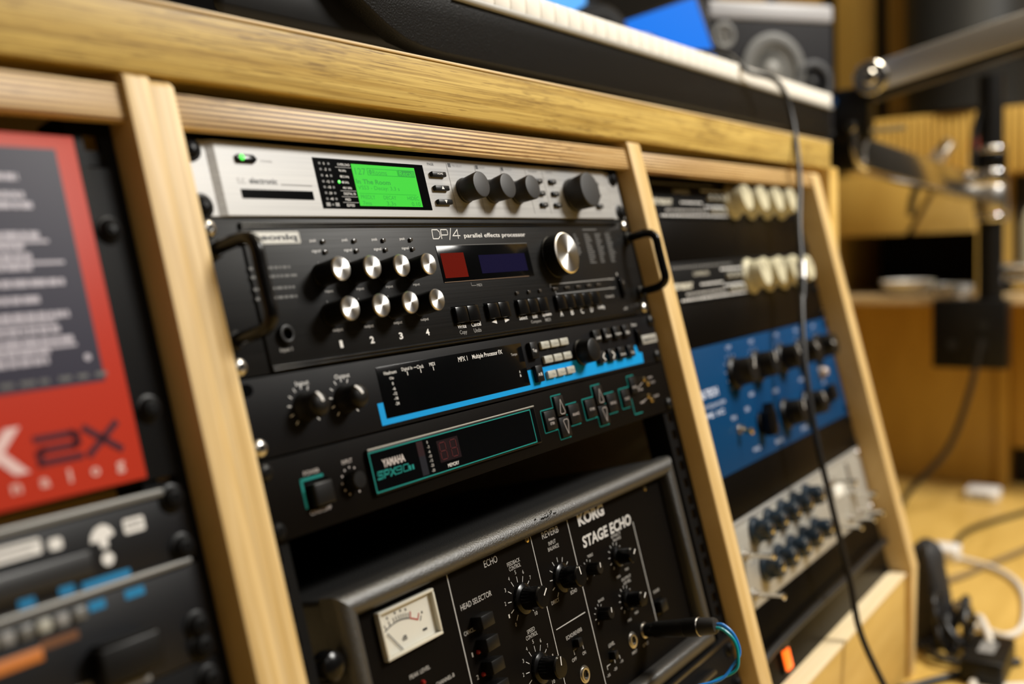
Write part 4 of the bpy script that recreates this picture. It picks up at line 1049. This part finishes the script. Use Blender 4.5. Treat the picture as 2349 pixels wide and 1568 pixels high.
# ================================================================== right bay (panels sit a little deeper)
N1, UR, VR = 16.0, 520.0, -5.0
def blank(v0, v1, label):
    d = Dev('blank_panel', label, 'rack panel', UR, v0, N1)
    d.g().box(UR, UR + 482.6, v0 + 0.4, v1 - 0.4, -3, 0).build('front_panel', BLANKBLACK, d.o, bevel=0.4)
    for v in (v0 + 6.4, v1 - 6.4):
        screw(d, UR + 473.85, v, RACKBLACK, None, 0, 4.8)
    return d
def compressor(v0, label):
    d = Dev('compressor', label, 'audio processor', UR, v0, N1, None)
    d.g().box(UR, UR + 482.6, v0 + 0.4, v0 + 44, -3, 0).build('front_panel', RACKBLACK, d.o, bevel=0.4)
    chassis(d, UR + 18, UR + 465, v0 + 2, v0 + 42)
    T = lambda s, u, v, w, h, m=WHITEPRINT, **k: d.text(s, u, v0 + v, w, h, m, 0.06, **k)
    T('Distressor', 592, 24.4, 58, 9.5, CREAM, bold=0.03); T('COMPRESSOR', 648, 14.4, 40, 4.2, CREAM); 
    for i in range(24):
        d.pr(GREYPRINT).rect(582 + i * 6.4, 585 + i * 6.4, v0 + 5.4, v0 + 7.6, 0.03)
    for j, (vv, a, b) in enumerate(((26, 640, 690), (34.6, 600, 700), (12, 700, 770), (30, 700, 770), (40.4, 586, 768))):
        x = a
        while x < b:
            w = random.uniform(3, 9)
            d.pr((WHITEPRINT, MATS['mid_print'], WHITEPRINT, WHITEPRINT, WHITEPRINT)[j]).rect(x, x + w, v0 + vv - 1, v0 + vv + 1, 0.03); x += w + 2.2
    for u in (714, 730, 746):
        for v in (20, 35):
            put('push_button', cached('cpb', lambda: G().lathe(0, 0, [(3.4, 0), (3.4, 3.4), (2.6, 4.2)], 20).mesh('push_button', GREYKEY)), d.o, d.at(u, v0 + v, 0))
    for i, u in enumerate((778, 829, 880, 931)):
        k = put('knob', cached('ivory', lambda: G().lathe(0, 0, [(21, 0), (21, 2.4), (19.4, 4.0), (17.2, 6), (16.2, 19), (14.8, 20.6), (2, 20.8)], 56).mesh('knob', IVORYKNOB, ang=40)), d.o, d.at(u, v0 + 23.5, 0))
        put('pointer', cached('ivp', lambda: G().box(3, 14, -0.8, 0.8, 20.5, 21.0).mesh('pointer', DARKPRINT)), k, None).rotation_euler = (0, 0, R((120, 60, 100, 40)[i]))
        for t in range(21):
            a = R(230 - 14 * t)
            d.pr(GREYPRINT).line((u + 21.2 * math.cos(a), v0 + 23.5 - 21.2 * math.sin(a)), (u + 22.6 * math.cos(a), v0 + 23.5 - 22.6 * math.sin(a)), 0.8, 0.03)
    for v in (6.4, 38):
        screw(d, UR + 473.85, v0 + v, RACKBLACK, None, 0, 4.8)
    d.finish()
compressor(VR, 'black compressor with four ivory dials, topmost in the right bay')
blank(VR + 44.45, VR + 88.9, 'blank black panel between the two ivory dial compressors').finish()
compressor(VR + 88.9, 'black compressor with ivory dials above the deep blue unit')
blank(VR + 133.35, 173.6, 'blank black panel above the deep blue unit').finish()

d = Dev('equalizer', 'deep blue three space equalizer with black knobs in right bay', 'audio processor', UR, 174, N1)
d.g().box(UR, UR + 482.6, 174, 304.6, -3.2, 0).build('front_panel', BLUEPANEL, d.o, bevel=0.5)
chassis(d, UR + 18, UR + 465, 176, 302)
PB = mat('pale_blue_print', (0.50, 0.56, 0.72), 0.5)
T = lambda s, u, v, w, h, m=PB, **k: d.text(s, u, v, w, h, m, 0.06, **k)
T('TUBE-TECH', 587, 220.6, 62, 8.6, bold=0.04); T('PROGRAM EQUALIZER', 588, 233.6, 84, 4.4); T('PE 1C', 600, 242.4, 44, 5.0, bold=0.03)
bk = lambda: G().lathe(0, 0, [(18, 0), (18, 3), (15, 5), (13.6, 22), (12.6, 23.6), (1.5, 23.7)], 48, rib=0.03, ribs=1).mesh('knob', PLASTIC, ang=30)
for i, u in enumerate((668, 733, 812, 880, 945)):
    k = put('knob', cached('eqk', bk), d.o, d.at(u, 209, 0)); put('pointer', cached('eqp', lambda: G().box(2, 12.4, -0.8, 0.8, 23.5, 24.0).mesh('pointer', WHITEPRINT)), k).rotation_euler = (0, 0, R(60 + 25 * i))
    T(('LOW', 'BOOST', 'ATTEN', 'HIGH', 'GAIN')[i], u + 2, 180.6, 13, 4)
    for t in range(11):
        a = R(225 - 27 * t); d.pr(PB).line((u + 19.5 * math.cos(a), 209 - 19.5 * math.sin(a)), (u + 22 * math.cos(a), 209 - 22 * math.sin(a)), 0.9, 0.03)
for i, u in enumerate((782, 858)):
    k = put('knob', cached('eqk', bk), d.o, d.at(u, 271, 0)); put('pointer', cached('eqp', None), k).rotation_euler = (0, 0, R(80 + 30 * i))
k = G().lathe(0, 0, [(12, 0), (12, 2.6), (9, 4)], 40).build('knob', PLASTIC, d.o, d.at(706, 270, 0), label='chicken head knob')
G().prism([(-15, -2.5), (-9, -8), (9, -8), (15, -3), (22, 0), (15, 3), (9, 8), (-9, 8), (-15, 2.5)], 4, 17).build('pointer_grip', PLASTICGLOSS, k, bevel=1.5).rotation_euler = (0, 0, R(75))
for u, v, s in ((640.8, 253, 'IN'), (679, 249.6, '30'), (700, 236, '60'), (679.2, 293.4, 'FREQ'), (745, 296, 'RANGE'), (831, 295.6, 'POWER'), (935, 254, 'ON'), (770, 242, '100'), (860, 240, 'kHz')):
    T(s, u, v, 5 + 3.4 * len(s), 4.4)
def toggle(d, u, v, L_, ang, m=CHROME):
    t = put('toggle_switch', cached('tgb', lambda: G().lathe(0, 0, [(5.4, 0), (5.4, 2), (3.6, 2.4), (3.4, 6), (2.4, 6.2)], 24).mesh('toggle_switch', STEEL)), d.o, d.at(u, v, 0))
    l = put('lever', cached('tgl%d' % L_, lambda: G().lathe(0, 0, [(1.8, 4), (2.6, L_ - 6), (3.8, L_ - 2.5), (3.4, L_ - 0.6), (1, L_ + 0.5)], 20).mesh('lever', m)), t)
    l.rotation_euler = (R(ang), 0, 0)
toggle(d, 645, 266, 16, 18, BRASS)
pl = G().lathe(0, 0, [(8.5, 0), (8.5, 2), (6.4, 3)], 32).build('pilot_lamp', STEEL, d.o, d.at(930, 240, 0)); G().lathe(0, 0, [(6.2, 3), (5.6, 8), (3, 10.5), (0.5, 11)], 28).build('lens', mat('clear_lens', (0.75, 0.62, 0.52), 0.08, trans=0.4), pl)
d.g().box(936, 960, 259, 279, 0, 7).build('power_switch', PLASTIC, d.o, bevel=1.5)
for v in (181, 297):
    screw(d, UR + 473.85, v, RACKBLACK, None, 0, 4.8)
d.finish()
blank(305, 349.4, 'blank black panel between the blue unit and silver unit').finish()

d = Dev('preamplifier', 'pale silver two space unit with two rows of dark knobs', 'audio processor', UR, 349.8, N1)
d.g().box(UR, UR + 482.6, 349.8, 437, -3.2, 0).build('front_panel', SILVER2, d.o, bevel=0.6)
d.g().box(UR, UR + 482.6, 349.8, 353, 0, 1.6).build('top_edge', SILVER, d.o, bevel=0.8)
chassis(d, UR + 18, UR + 465, 352, 435)
nk = lambda: G().lathe(0, 0, [(14.5, 0), (14.5, 3.4), (11.5, 5), (10.6, 18), (9.6, 19.5), (1, 19.7)], 44, rib=0.03, ribs=1).mesh('knob', NAVYKNOB, ang=30)
for v, us in ((368.4, (622, 662, 702, 742, 782)), (407.6, (626, 665, 704, 744, 784))):
    for i, u in enumerate(us):
        k = put('knob', cached('nvk', nk), d.o, d.at(u, v, 0))
        put('knob_cap', cached('nvc', lambda: G().lathe(0, 0, [(5.2, 19.6), (5.2, 20.2), (3.6, 20.8), (1, 21)], 24).mesh('knob_cap', CHROME)), k)
        for t in range(9):
            a = R(220 - 32 * t); d.pr(GREYPRINT).line((u + 13 * math.cos(a), v - 13 * math.sin(a)), (u + 15 * math.cos(a), v - 15 * math.sin(a)), 0.7, 0.03)
for u, v in ((586, 383.6), (586, 423.4), (852, 421), (905, 424), (943, 425), (930, 398), (870, 370)):
    toggle(d, u, v, 32, 8)
d.g().box(872, 908, 378, 392, 0, 2).build('name_plate', mat('bright_plate', (0.8, 0.8, 0.76), 0.3), d.o, bevel=0.5)
d.g().box(936, 944, 360, 420, 0, 1).build('slot_panel', STEEL, d.o, bevel=0.3)
for u, v, w in ((640, 356.6, 20), (700, 356.4, 16), (760, 356.6, 20), (600, 396, 18)):
    d.pr(GREYPRINT).rect(u - w / 2, u + w / 2, v - 1, v + 1, 0.03)
for v in (357, 430):
    screw(d, UR + 473.85, v, STEEL, None, 0, 5)
d.finish()
d = blank(437.4, 520, 'tall dark panel with a lit orange switch above the ledge')
rs = d.g().box(606, 628, 478, 512, 0, 3).build('rocker_switch', PLASTIC, d.o, bevel=1)
d.g().box(609, 624, 489, 509, 3, 6).build('glowing_rocker', REDGLOW, rs, bevel=1)
d.g().box(609, 624, 481, 488, 3, 7).build('rocker_end', PLASTIC, rs, bevel=1)
d.finish()

# ================================================================== keyboard on the worktop
kb = thing('keyboard', 'long black music keyboard with white keys along the worktop edge', 'keyboard', W(660, 150, 66.4))
def KW(x, y, z):
    return ((x - 660) / 1000.0, (y - 150) / 1000.0, (z - 66.4) / 1000.0)
G(KW).box(82, 1246, 58, 226, 86, 130).build('body', PLASTIC, kb, bevel=8, seg=3)
G(KW).prism([(290, 86), (1246, 86), (1246, 129), (172, 129), (193, 111), (218, 98.5), (240, 90.5), (262, 87.2)], 40, 60, 1).build('front_board', LEATHER, kb, bevel=1.6, seg=3)
G(KW).prism([(40, 92), (58, 82), (200, 82), (236, 84), (262, 88), (262, 130), (40, 130)], 62, 226, 1).build('end_cheek', PLASTICGLOSS, kb, bevel=3, seg=3)
G(KW).box(300, 1246, 36, 60, 129.2, 133.0).build('key_slip', SLIPGREY, kb, bevel=0.6)
G(KW).box(60, 1246, 196, 226, 130, 166).build('control_panel', PLASTIC, kb, bevel=4, seg=2)
G(KW).box(1224, 1246, 38, 200, 133, 152).build('end_block', WHITEKEY, kb, bevel=2)
km = G().box(0, 22.9, 0, 150, 0, 18).mesh('white_key', WHITEKEY, bevel=1.2, seg=2)
bkm = G().prism([(0, 0), (0, 3), (11, 12), (92, 12), (92, 0)], 0, 11, 0).mesh('black_key', PLASTICGLOSS, bevel=0.8)
n = 0
x = 260.0
while x < 1222:
    put('white_key', km, kb, KW(x, 38, 133.4))
    if n % 7 not in (2, 6):
        put('black_key', bkm, kb, KW(x + 17.6, 94, 151.4))
    x += 23.5; n += 1
for x in (240, 700, 1180):
    G(KW).box(x, x + 30, 90, 210, 66.4, 90).build('foot', CABLEBLACK, kb, bevel=2)

# ================================================================== screens and speaker behind the keyboard
def upright(name, label, cat, c, yaw):
    return thing(name, label, cat, W(*c), (0, 0, R(yaw)))
# local frame: x right as seen from the front, y away from the viewer, z up
mo = upright('monitor', 'screen glowing bright blue behind the keyboard, nearer one', 'monitor', (845, 434, 66.4), -16)
G().box(-270, 270, 0, 24, 120, 450).build('bezel', PLASTIC, mo, bevel=4)
G().box(-258, 238, -1, 2, 132, 438).build('screen', SCREENBLUE, mo)
G().box(-30, 30, 22, 50, 0, 220).build('stand_post', PLASTIC, mo); G().box(-110, 110, -40, 110, 0, 8).build('stand_base', PLASTIC, mo, bevel=3)
ta = thing('tablet', 'tilted deep blue lit tablet between headphones and grey speaker', 'tablet', W(1062, 268, 66.4))
ax, az = Vector((0.60, -0.66, 0.28)).normalized(), Vector((-0.12, 0.22, 1.0))
az = (az - ax * az.dot(ax)).normalized(); ay = az.cross(ax)
TM = lambda x, y, z: tuple((Vector((1000 - 1062, 292 - 268, 252 - 66.4)) + ax * x + ay * y + az * z) / 1000.0)
G(TM).box(-4, 150, 0, 9, -110, 6).build('shell', PLASTIC, ta, bevel=3, seg=3)
G(TM).box(0, 143, -0.8, 2, -104, 1).build('screen', SCREENBLUE2, ta)
G(TM).box(40, 60, 6, 16, -110, -20).build('back_clip', PLASTIC, ta)
G().tube([(-18, 6, 100), (-12, 10, 40), (2, 5, 0)], 6, 12).build('stand_post', PLASTIC, ta)
G().lathe(2, 5, [(40, 0), (40, 5), (8, 10)], 28).build('stand_base', PLASTIC, ta)
hp = upright('headphones', 'black headphones hanging behind the keyboard between two blue screens', 'headphones', (950, 276, 66.4), -40)
G().lathe(0, 165, [(44, 0), (48, 6), (48, 22), (40, 30), (22, 32)], 32, 1).build('ear_cup', PLASTIC, hp)
G().ring(0, 165, 24, 40, -10, 0, 32, 1).build('ear_pad', CABLEBLACK, hp)
G().box(-12, 12, 4, 24, 0, 120).build('stand', PLASTIC, hp, bevel=2); G().box(-60, 60, -30, 60, 0, 6).build('stand_base', PLASTIC, hp, bevel=2)
gd = upright('desk_speaker', 'small grey speaker in front of the farther blue screen', 'speaker', (1010, 250, 66.4), -50)
G().box(-34, 34, 0, 50, 0, 172).build('cabinet', GREYCLOTH, gd, bevel=6, seg=3)
G().lathe(10, 150, [(20, -1), (24, -2), (20, -6), (6, -4)], 28, 1).build('cone', GREYCONE, gd)

sp = upright('studio_monitor', 'wide grey studio speaker lying on its side at the worktop end', 'speaker', (1354, 170, 78), -36)
# carried on its own stand behind the worktop end
G().box(-122, 122, 0, 190, 40, 222).build('cabinet', GREYCLOTH, sp, bevel=5, seg=3)
G().box(-122, 122, -2, 190, 222, 252).build('top_edge', mat('pale_grey_shell', (0.30, 0.30, 0.32), 0.4), sp, bevel=5, seg=3)
def driver(u, w, r, m1, m2, nm):
    k = G().ring(u, w, r * 0.72, r, -5, 0, 44, 1).build('driver_ring', m1, sp, bevel=0.8)
    G().lathe(u, w, [(r * 0.72, 0), (r * 0.66, -3), (r * 0.45, 6), (r * 0.30, 6), (r * 0.26, 0), (r * 0.1, -4)], 44, 1).build(nm, m2, k)
driver(-95, 195, 21, mat('pale_ring', (0.14, 0.137, 0.13), 0.4), mat('pale_dome', (0.42, 0.41, 0.39), 0.35), 'tweeter_dome')
driver(0, 140, 62, mat('mid_grey_ring', (0.085, 0.084, 0.08), 0.5), GREYCONE, 'woofer_cone')
driver(80, 120, 38, mat('charcoal_ring', (0.022, 0.022, 0.024), 0.5), PLASTIC, 'bass_cone')
G().box(-14, 14, 60, 120, -708, 0).build('stand_pole', PLASTIC, sp); G().box(-130, 130, 0, 190, 0, 40).build('stand_plate', PLASTIC, sp, bevel=3); G().box(-130, 130, -30, 220, -710, -695).build('stand_foot', PLASTIC, sp, bevel=3)

# ================================================================== chrome stand arm at the worktop end
ar = thing('stand_arm', 'jointed chrome stand arm on a black pole beyond the worktop', 'stand', W(1960, -68, -650))
def AW(x, y, z):
    return ((x - 1960) / 1000.0, (y + 68) / 1000.0, (z + 650) / 1000.0)
def bar(p, q, w, h, name, m, bevel=3.0, label=None):
    """rectangular bar from p to q: w across, h high"""
    P, Q = Vector(p), Vector(q)
    t = (Q - P).normalized(); s = t.cross(Vector((0, 0, 1))).normalized(); n_ = s.cross(t)
    vs = []
    for e in (P, Q):
        for a, b in ((-1, -1), (1, -1), (1, 1), (-1, 1)):
            vs.append(tuple(e + s * (a * w / 2) + n_ * (b * h / 2)))
    return G(AW).add(vs, [(0, 1, 2, 3), (4, 5, 6, 7), (0, 1, 5, 4), (1, 2, 6, 5), (2, 3, 7, 6), (3, 0, 4, 7)]).build(name, m, ar, bevel=bevel, seg=3, label=label)
G(AW).lathe(1960, -68, [(24, -350), (24, 250)], 32).build('pole', PLASTIC, ar)
for z0, z1, r_, m in ((95, 105, 32, CHROME), (60, 94, 30, PLASTICGLOSS), (28, 58, 32, CHROME), (-30, 26, 33, STEEL), (-46, -32, 31, CHROME)):
    G(AW).lathe(1960, -68, [(r_ - 1, z0), (r_, z0 + 1.5), (r_, z1 - 1.5), (r_ - 1, z1)], 40).build('collar', m, ar)
bar((1345, 28, 66), (1935, -50, 17), 34, 50, 'lower_arm', CHROME)
bar((1352, 8, 180), (1352, -260, 236), 40, 46, 'upper_arm', SATIN)
bar((1352, 6, 152), (1352, -260, 208), 36, 10, 'arm_channel', PLASTIC, 1)
G(AW).box(1330, 1376, 8, 62, 86, 170).build('joint_block', PLASTIC, ar, bevel=6, seg=3)
G(AW).box(1334, 1372, 20, 70, 40, 100).build('joint_block', PLASTIC, ar, bevel=6, seg=3)
G(AW).lathe(2, 182, [(25, 1326), (27, 1328), (27, 1338)], 36, 0).build('pivot_cap', CHROME, ar)
G(AW).lathe(2, 182, [(10, 1318), (12, 1320), (12, 1327)], 24, 0).build('pivot_bolt', CHROME, ar)
G(AW).lathe(32, 108, [(8, 1318), (10, 1321), (10, 1332)], 24, 0).build('pivot_bolt', CHROME, ar)
G(AW).tube([(1326, 28, 100), (1326, 26, 70), (1330, 22, 50), (1345, 14, 42)], 7, 12).build('bracket', CHROME, ar)
G(AW).box(1336, 1350, -46, 6, 96, 104).build('bracket_plate', mat('pale_bracket', (0.55, 0.52, 0.38), 0.4), ar, bevel=1)
G(AW).lathe(64, 150, [(9, 1326), (9, 1340)], 24, 0).build('blue_knob', mat('blue_plastic', (0.02, 0.12, 0.45), 0.35), ar)
G(AW).tube([(1955, -90, 215), (1950, -62, 200), (1945, -44, 160), (1942, -38, 110), (1942, -38, 60)], 7, 12).build('cable_hose', CABLEBLACK, ar)
G(AW).box(1922, 1984.8, -105, 40, -350, -206).build('clamp_box', PLASTIC, ar, bevel=5)
for y, z in ((0, -300), (-60, -300), (-60, -260)):
    G(AW).lathe(y, z, [(10, 1921), (10, 1927)], 20, 0).build('clamp_bolt', DARKGREY, ar)
mc = thing('microphone', 'pale grey slim microphone tilted beyond the lower chrome arm', 'microphone', W(1900, 20, 75))
G().tube([(20, 40, -25), (0, -8, 28)], [13, 14], 20, False).build('body', mat('pale_lilac_metal', (0.62, 0.60, 0.62), 0.3, 0.3), mc)
G().tube([(0, -8, 28), (-6, -22, 44)], [14, 12], 20, False).build('grille', STEEL, mc)
G().tube([(22, 46, -32), (30, 60, -70), (40, 66, -100)], 8, 12).build('clip', CABLEBLACK, mc)

# ================================================================== furniture beyond
bc = thing('side_cabinet', 'yellow wood side cabinet with open shelf beyond the worktop', 'cabinet', W(2080, 150, -650))
def BW(x, y, z):
    return ((x - 2080) / 1000.0, (y - 150) / 1000.0, (z + 650) / 1000.0)
G(BW).box(2170, 2190, -48, 520, -648, -222).build('front_panel', CABWOOD, bc, bevel=2)
G(BW).box(2152, 2190, -73, -49, -648, -222).build('corner_post', CABWOOD, bc, bevel=2)
G(BW).box(2180, 2194, -420, -74, -560, -222).build('door', CABWOOD, bc, bevel=2)
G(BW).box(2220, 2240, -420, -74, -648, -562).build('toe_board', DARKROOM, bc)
G(BW).box(1985, 2600, -420, 520, -221, -205).build('shelf_top', wood('shelf_wood', (0.62, 0.46, 0.26), (0.5, 0.35, 0.18), scale=(5, 30, 30)), bc, bevel=2)
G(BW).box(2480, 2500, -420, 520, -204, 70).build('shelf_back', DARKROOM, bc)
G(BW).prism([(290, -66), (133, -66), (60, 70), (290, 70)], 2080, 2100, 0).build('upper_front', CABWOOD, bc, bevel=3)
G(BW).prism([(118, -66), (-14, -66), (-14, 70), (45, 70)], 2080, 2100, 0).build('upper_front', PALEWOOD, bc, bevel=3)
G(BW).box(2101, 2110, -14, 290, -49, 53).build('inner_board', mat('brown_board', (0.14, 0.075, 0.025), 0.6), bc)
rs_ = G(BW).box(2312, 2590, -140, 330, 70.2, 222).build('riser', CABWOOD, bc)
for i in range(29):
    G(BW).box(2304, 2311.8, -138 + 16 * i, -126 + 16 * i, 72, 220).build('slat', CABWOOD, rs_, bevel=1)
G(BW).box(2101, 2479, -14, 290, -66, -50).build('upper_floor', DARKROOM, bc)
G(BW).box(2101, 2479, -14, 290, 54, 70).build('upper_top', CABWOOD, bc)
G(BW).box(2080, 2479, 291, 312, -204, 70).build('upper_side', CABWOOD, bc)
G(BW).box(2101, 2479, -34, -15, -204, 70).build('upper_side', CABWOOD, bc)
G(BW).box(2191, 2590, 480, 500, -648, -222).build('side_panel', CABWOOD, bc)

tub = thing('drum_case', 'large dark grey rounded case standing behind the chrome arm', 'case', W(2436, 60, 222.5))
G().lathe(0, 0, [(132, 0), (147, 6), (150, 110), (154, 118), (154, 140), (150, 146), (150, 600), (132, 610)], 56).build('shell', DARKGREY, tub)
for z in (118, 420):
    G().ring(0, 0, 149, 156, z, z + 14, 56).build('band', PLASTIC, tub)
bt = thing('bottle', 'small white bottle with red cap behind black pole', 'bottle', W(2180, -2, 70.5))
G().lathe(0, 0, [(17, 0), (19, 2), (19, 34), (13, 42), (11, 44)], 28).build('body', WHITE, bt)
G().lathe(0, 0, [(12, 44), (17, 45), (17, 70), (15, 73)], 28).build('cap', mat('red_cap', (0.62, 0.035, 0.01), 0.35), bt)
bo = tag(G(lambda x, y, z: MM(x, y, z)).lathe(0, 0, [(24, 0), (28, 1), (45, 13), (56, 31), (58, 35), (55, 35), (42, 14), (22, 5)], 44).build('bowl', WHITE), 'shallow white bowl on the side cabinet shelf', 'bowl')
bo.location = W(2045, 118, -204.8)
tr = thing('serving_tin', 'shiny metal tin with yellow contents beside the white bowl', 'tin', W(2042, 24, -204.8))
G().ring(0, 0, 38, 42, 0, 26, 40).build('rim', mat('bright_tin', (0.82, 0.81, 0.78), 0.25, 0.7), tr, bevel=0.8); G().lathe(0, 0, [(38, 2), (38, 20)], 36).build('filling', mat('olive_yellow', (0.30, 0.25, 0.04), 0.6, vary=0.4, bscale=60), tr)
G().lathe(0, 0, [(41, 0), (41, 2)], 36).build('base', CHROME, tr)
mb = thing('metal_case', 'long polished metal case lying at the right end of the shelf', 'case', W(2030, -122, -204.8))
G().box(-30, 40, -140, 84, 0, 40).build('body', CHROME, mb, bevel=10, seg=4)
G().box(-32, 42, -100, -80, 0, 44).build('strap', CABLEBLACK, mb, bevel=2)
G().tube([(-10, -60, 56), (-10, 40, 56)], 14, 18, False).build('roll', STEEL, mb)
wb = thing('water_bottle', 'pale blue plastic bottle at the right edge above the metal case', 'bottle', W(2150, -134, -204.8))
G().lathe(0, 0, [(32, 0), (35, 4), (35, 150), (28, 180), (13, 205), (13, 215)], 36).build('body', BLUEGLASS, wb)
G().lathe(0, 0, [(15, 215), (15, 232), (13, 234)], 28).build('cap', WHITE, wb)

# ================================================================== cables and things on the floor
c1 = thing('hanging_cable', 'black cable with a metal joint hanging over the right bay', 'cable', W(850, -40, 100))
CWp = lambda p: tuple(1000 * (a - b) for a, b in zip(p, c1.location))
def pw(u, v, n): return CWp(PW(u, v, n))
G().tube([CWp(W(905, 215, 200)), CWp(W(868, 120, 176)), CWp(W(880, 60, 168)), pw(884, -146, -4), pw(933, -130, -22), pw(946, -85, -24), pw(918, -8, -24), pw(875, 59, -22), pw(846, 112, -22), pw(809, 163, -22), pw(776, 227, -22), pw(757, 299, -22), pw(752, 372, -22), pw(750, 460, -22), pw(741, 529, -24), pw(727, 640, -60), pw(730, 690, -90)], 3.6, 12, True, 8).build('cord', CABLEBLACK, c1)
G().tube([pw(851, 104, -22), pw(838, 124, -22)], [6.2, 6.2], 16, False).build('metal_joint', mat('dull_nickel', (0.34, 0.33, 0.32), 0.38, 0.8), c1)
G().tube([pw(838, 124, -22), pw(822, 147, -22)], [6, 4.5], 16, False).build('boot', PLASTIC, c1)
g2 = G(lambda x, y, z: (x, y, z)).tube([PW(519, 486, 10), PW(580, 478, 8.5), PW(700, 476.5, 8.5), PW(830, 477, 8.5), PW(966, 476, 8.5), PW(1002, 478, 11)], 0.0042, 12, True, 6)
tag(g2.build('patch_lead', CABLEBLACK), 'black lead stretched sideways across the tall dark panel', 'cable')
FZ = -650
def floor_cable(name, label, pts, r, m, cat='cable'):
    g = G(W).tube([(x, y, FZ + r + z) for x, y, z in pts], r, 10, True, 7)
    return tag(g.build(name, m), label, cat)
floor_cable('floor_cable', 'thick white cable curling across the floor at bottom right', [(985, -215, 0), (1023, -206, 0), (1071, -222, 10), (1145, -193, 42), (1187, -168, 10), (1226, -172, 0), (1206, -214, 0), (1258, -230, 0), (1381, -216, 0), (1464, -190, 0), (1520, -148, 0), (1553, -84, 0)], 5.2, CABLEWHITE)
floor_cable('floor_cable', 'black cable crossing the floor far behind the white cable', [(1960, -150, 0), (1792, -79, 0), (1700, -60, 0), (1589, -64, 0), (1480, -20, 0)], 5, CABLEBLACK)
floor_cable('floor_cable', 'brown grey cable looping on the floor toward the black bag', [(1700, -190, 0), (1541, -137, 0), (1445, -106, 0), (1380, -70, 0)], 5, mat('brown_rubber', (0.20, 0.14, 0.07), 0.5))
floor_cable('floor_cable', 'black cable dropping from the pole down behind the cabinet side', [(1900, -60, 360), (1890, -40, 250), (1880, 0, 130), (1860, 70, 40), (1840, 90, 0), (1780, 100, 0)], 6, CABLEBLACK)
floor_cable('floor_cable', 'black cable running along the floor under the ledge', [(820, -200, 0), (930, -130, 0), (984, -150, 0), (1060, -200, 0), (1120, -245, 0)], 5, CABLEBLACK)
wpz = thing('plug_pack', 'flat white plug block lying on the floor before side cabinet', 'plug', W(2030, -42, FZ))
G().box(-30, 30, -34, 34, 0, 26).build('body', WHITE, wpz, bevel=6, seg=3)
G().box(-31, -28, -20, 20, 8, 18).build('socket', SLIPGREY, wpz)
wp = thing('white_plug', 'white moulded plug at the end of the thick white cable', 'plug', W(1556, -70, FZ))
G().box(-22, 22, -16, 30, 0, 26).build('body', WHITE, wp, bevel=6, seg=3); G().box(-8, 8, 30, 44, 6, 18).build('pins', STEEL, wp)
bg = thing('equipment_bag', 'crumpled black bag leaning beside the cabinet side', 'bag', W(1150, -128, FZ))
prof = [(40, 0), (50, 6), (52, 36), (48, 72), (40, 104), (34, 124), (24, 138), (10, 145), (3, 146)]
g = G()
n = 26
pts = []
for (r_, h) in prof:
    for i in range(n):
        a = 2 * PI * i / n
        q = r_ * (1 + 0.12 * math.sin(3 * a + h * 0.03) + 0.06 * math.sin(7 * a + h * 0.06))
        pts.append((q * math.cos(a) * 0.8, q * math.sin(a) * 0.62 + h * 0.06, h + 5 * math.sin(4 * a)*(1 if h > 0 else 0)))
g.add(pts, [(k * n + i, k * n + (i + 1) % n, (k + 1) * n + (i + 1) % n, (k + 1) * n + i) for k in range(len(prof) - 1) for i in range(n)] + [tuple(range(n))[::-1], tuple(range((len(prof) - 1) * n, len(prof) * n))])
g.build('body', mat('bag_cloth', (0.012, 0.012, 0.014), 0.6, bump=0.6, bscale=60), bg, ang=70)
G().tube([(-20, -30, 30), (-6, -44, 60), (12, -42, 66), (24, -30, 36)], 6, 10).build('strap', CABLEBLACK, bg)
G().box(-12, 12, -38, -28, 50, 64).build('buckle', STEEL, bg, bevel=2)
cc = thing('cable_coil', 'tangled heap of black cable loops in front of the black bag', 'cable', W(1112, -168, FZ))
for i, (x, y, r_, h, tl) in enumerate(((0, 14, 34, 34, 70), (16, 0, 28, 30, 50), (-14, -6, 40, 12, 10), (26, -10, 24, 40, 85), (6, 4, 44, 8, 5), (-4, 20, 26, 62, 75))):
    ca, sa = math.cos(R(tl)), math.sin(R(tl))
    P_ = [(x + r_ * math.cos(t * PI / 7) * (1 + 0.08 * math.sin(3 * t + i)), y + r_ * math.sin(t * PI / 7) * ca, max(4, h + r_ * math.sin(t * PI / 7) * sa * 0.9)) for t in range(14)]
    G().tube(P_ + [P_[0]], 4.2, 10, True, 4).build('loop', CABLEBLACK, cc)
pw2 = thing('power_adapter', 'black power adapter box on the floor under the white cable', 'power supply', W(1075, -214, FZ))
G().box(-52, 52, -26, 26, 0, 34).build('body', PLASTIC, pw2, bevel=5, seg=3)
G().box(-20, 20, -10, 10, 34, 34.6).build('rating_label', GREYPRINT, pw2)
pap = tag(G().box(-105, 105, -70, 70, 0, 3).build('paper_pad', mat('cream_paper', (0.80, 0.74, 0.62), 0.6), bevel=0.8), 'cream pad of paper on the floor at the bottom right corner', 'paper')
pap.location = W(975, -322, FZ); pap.rotation_euler = (0, 0, R(35))
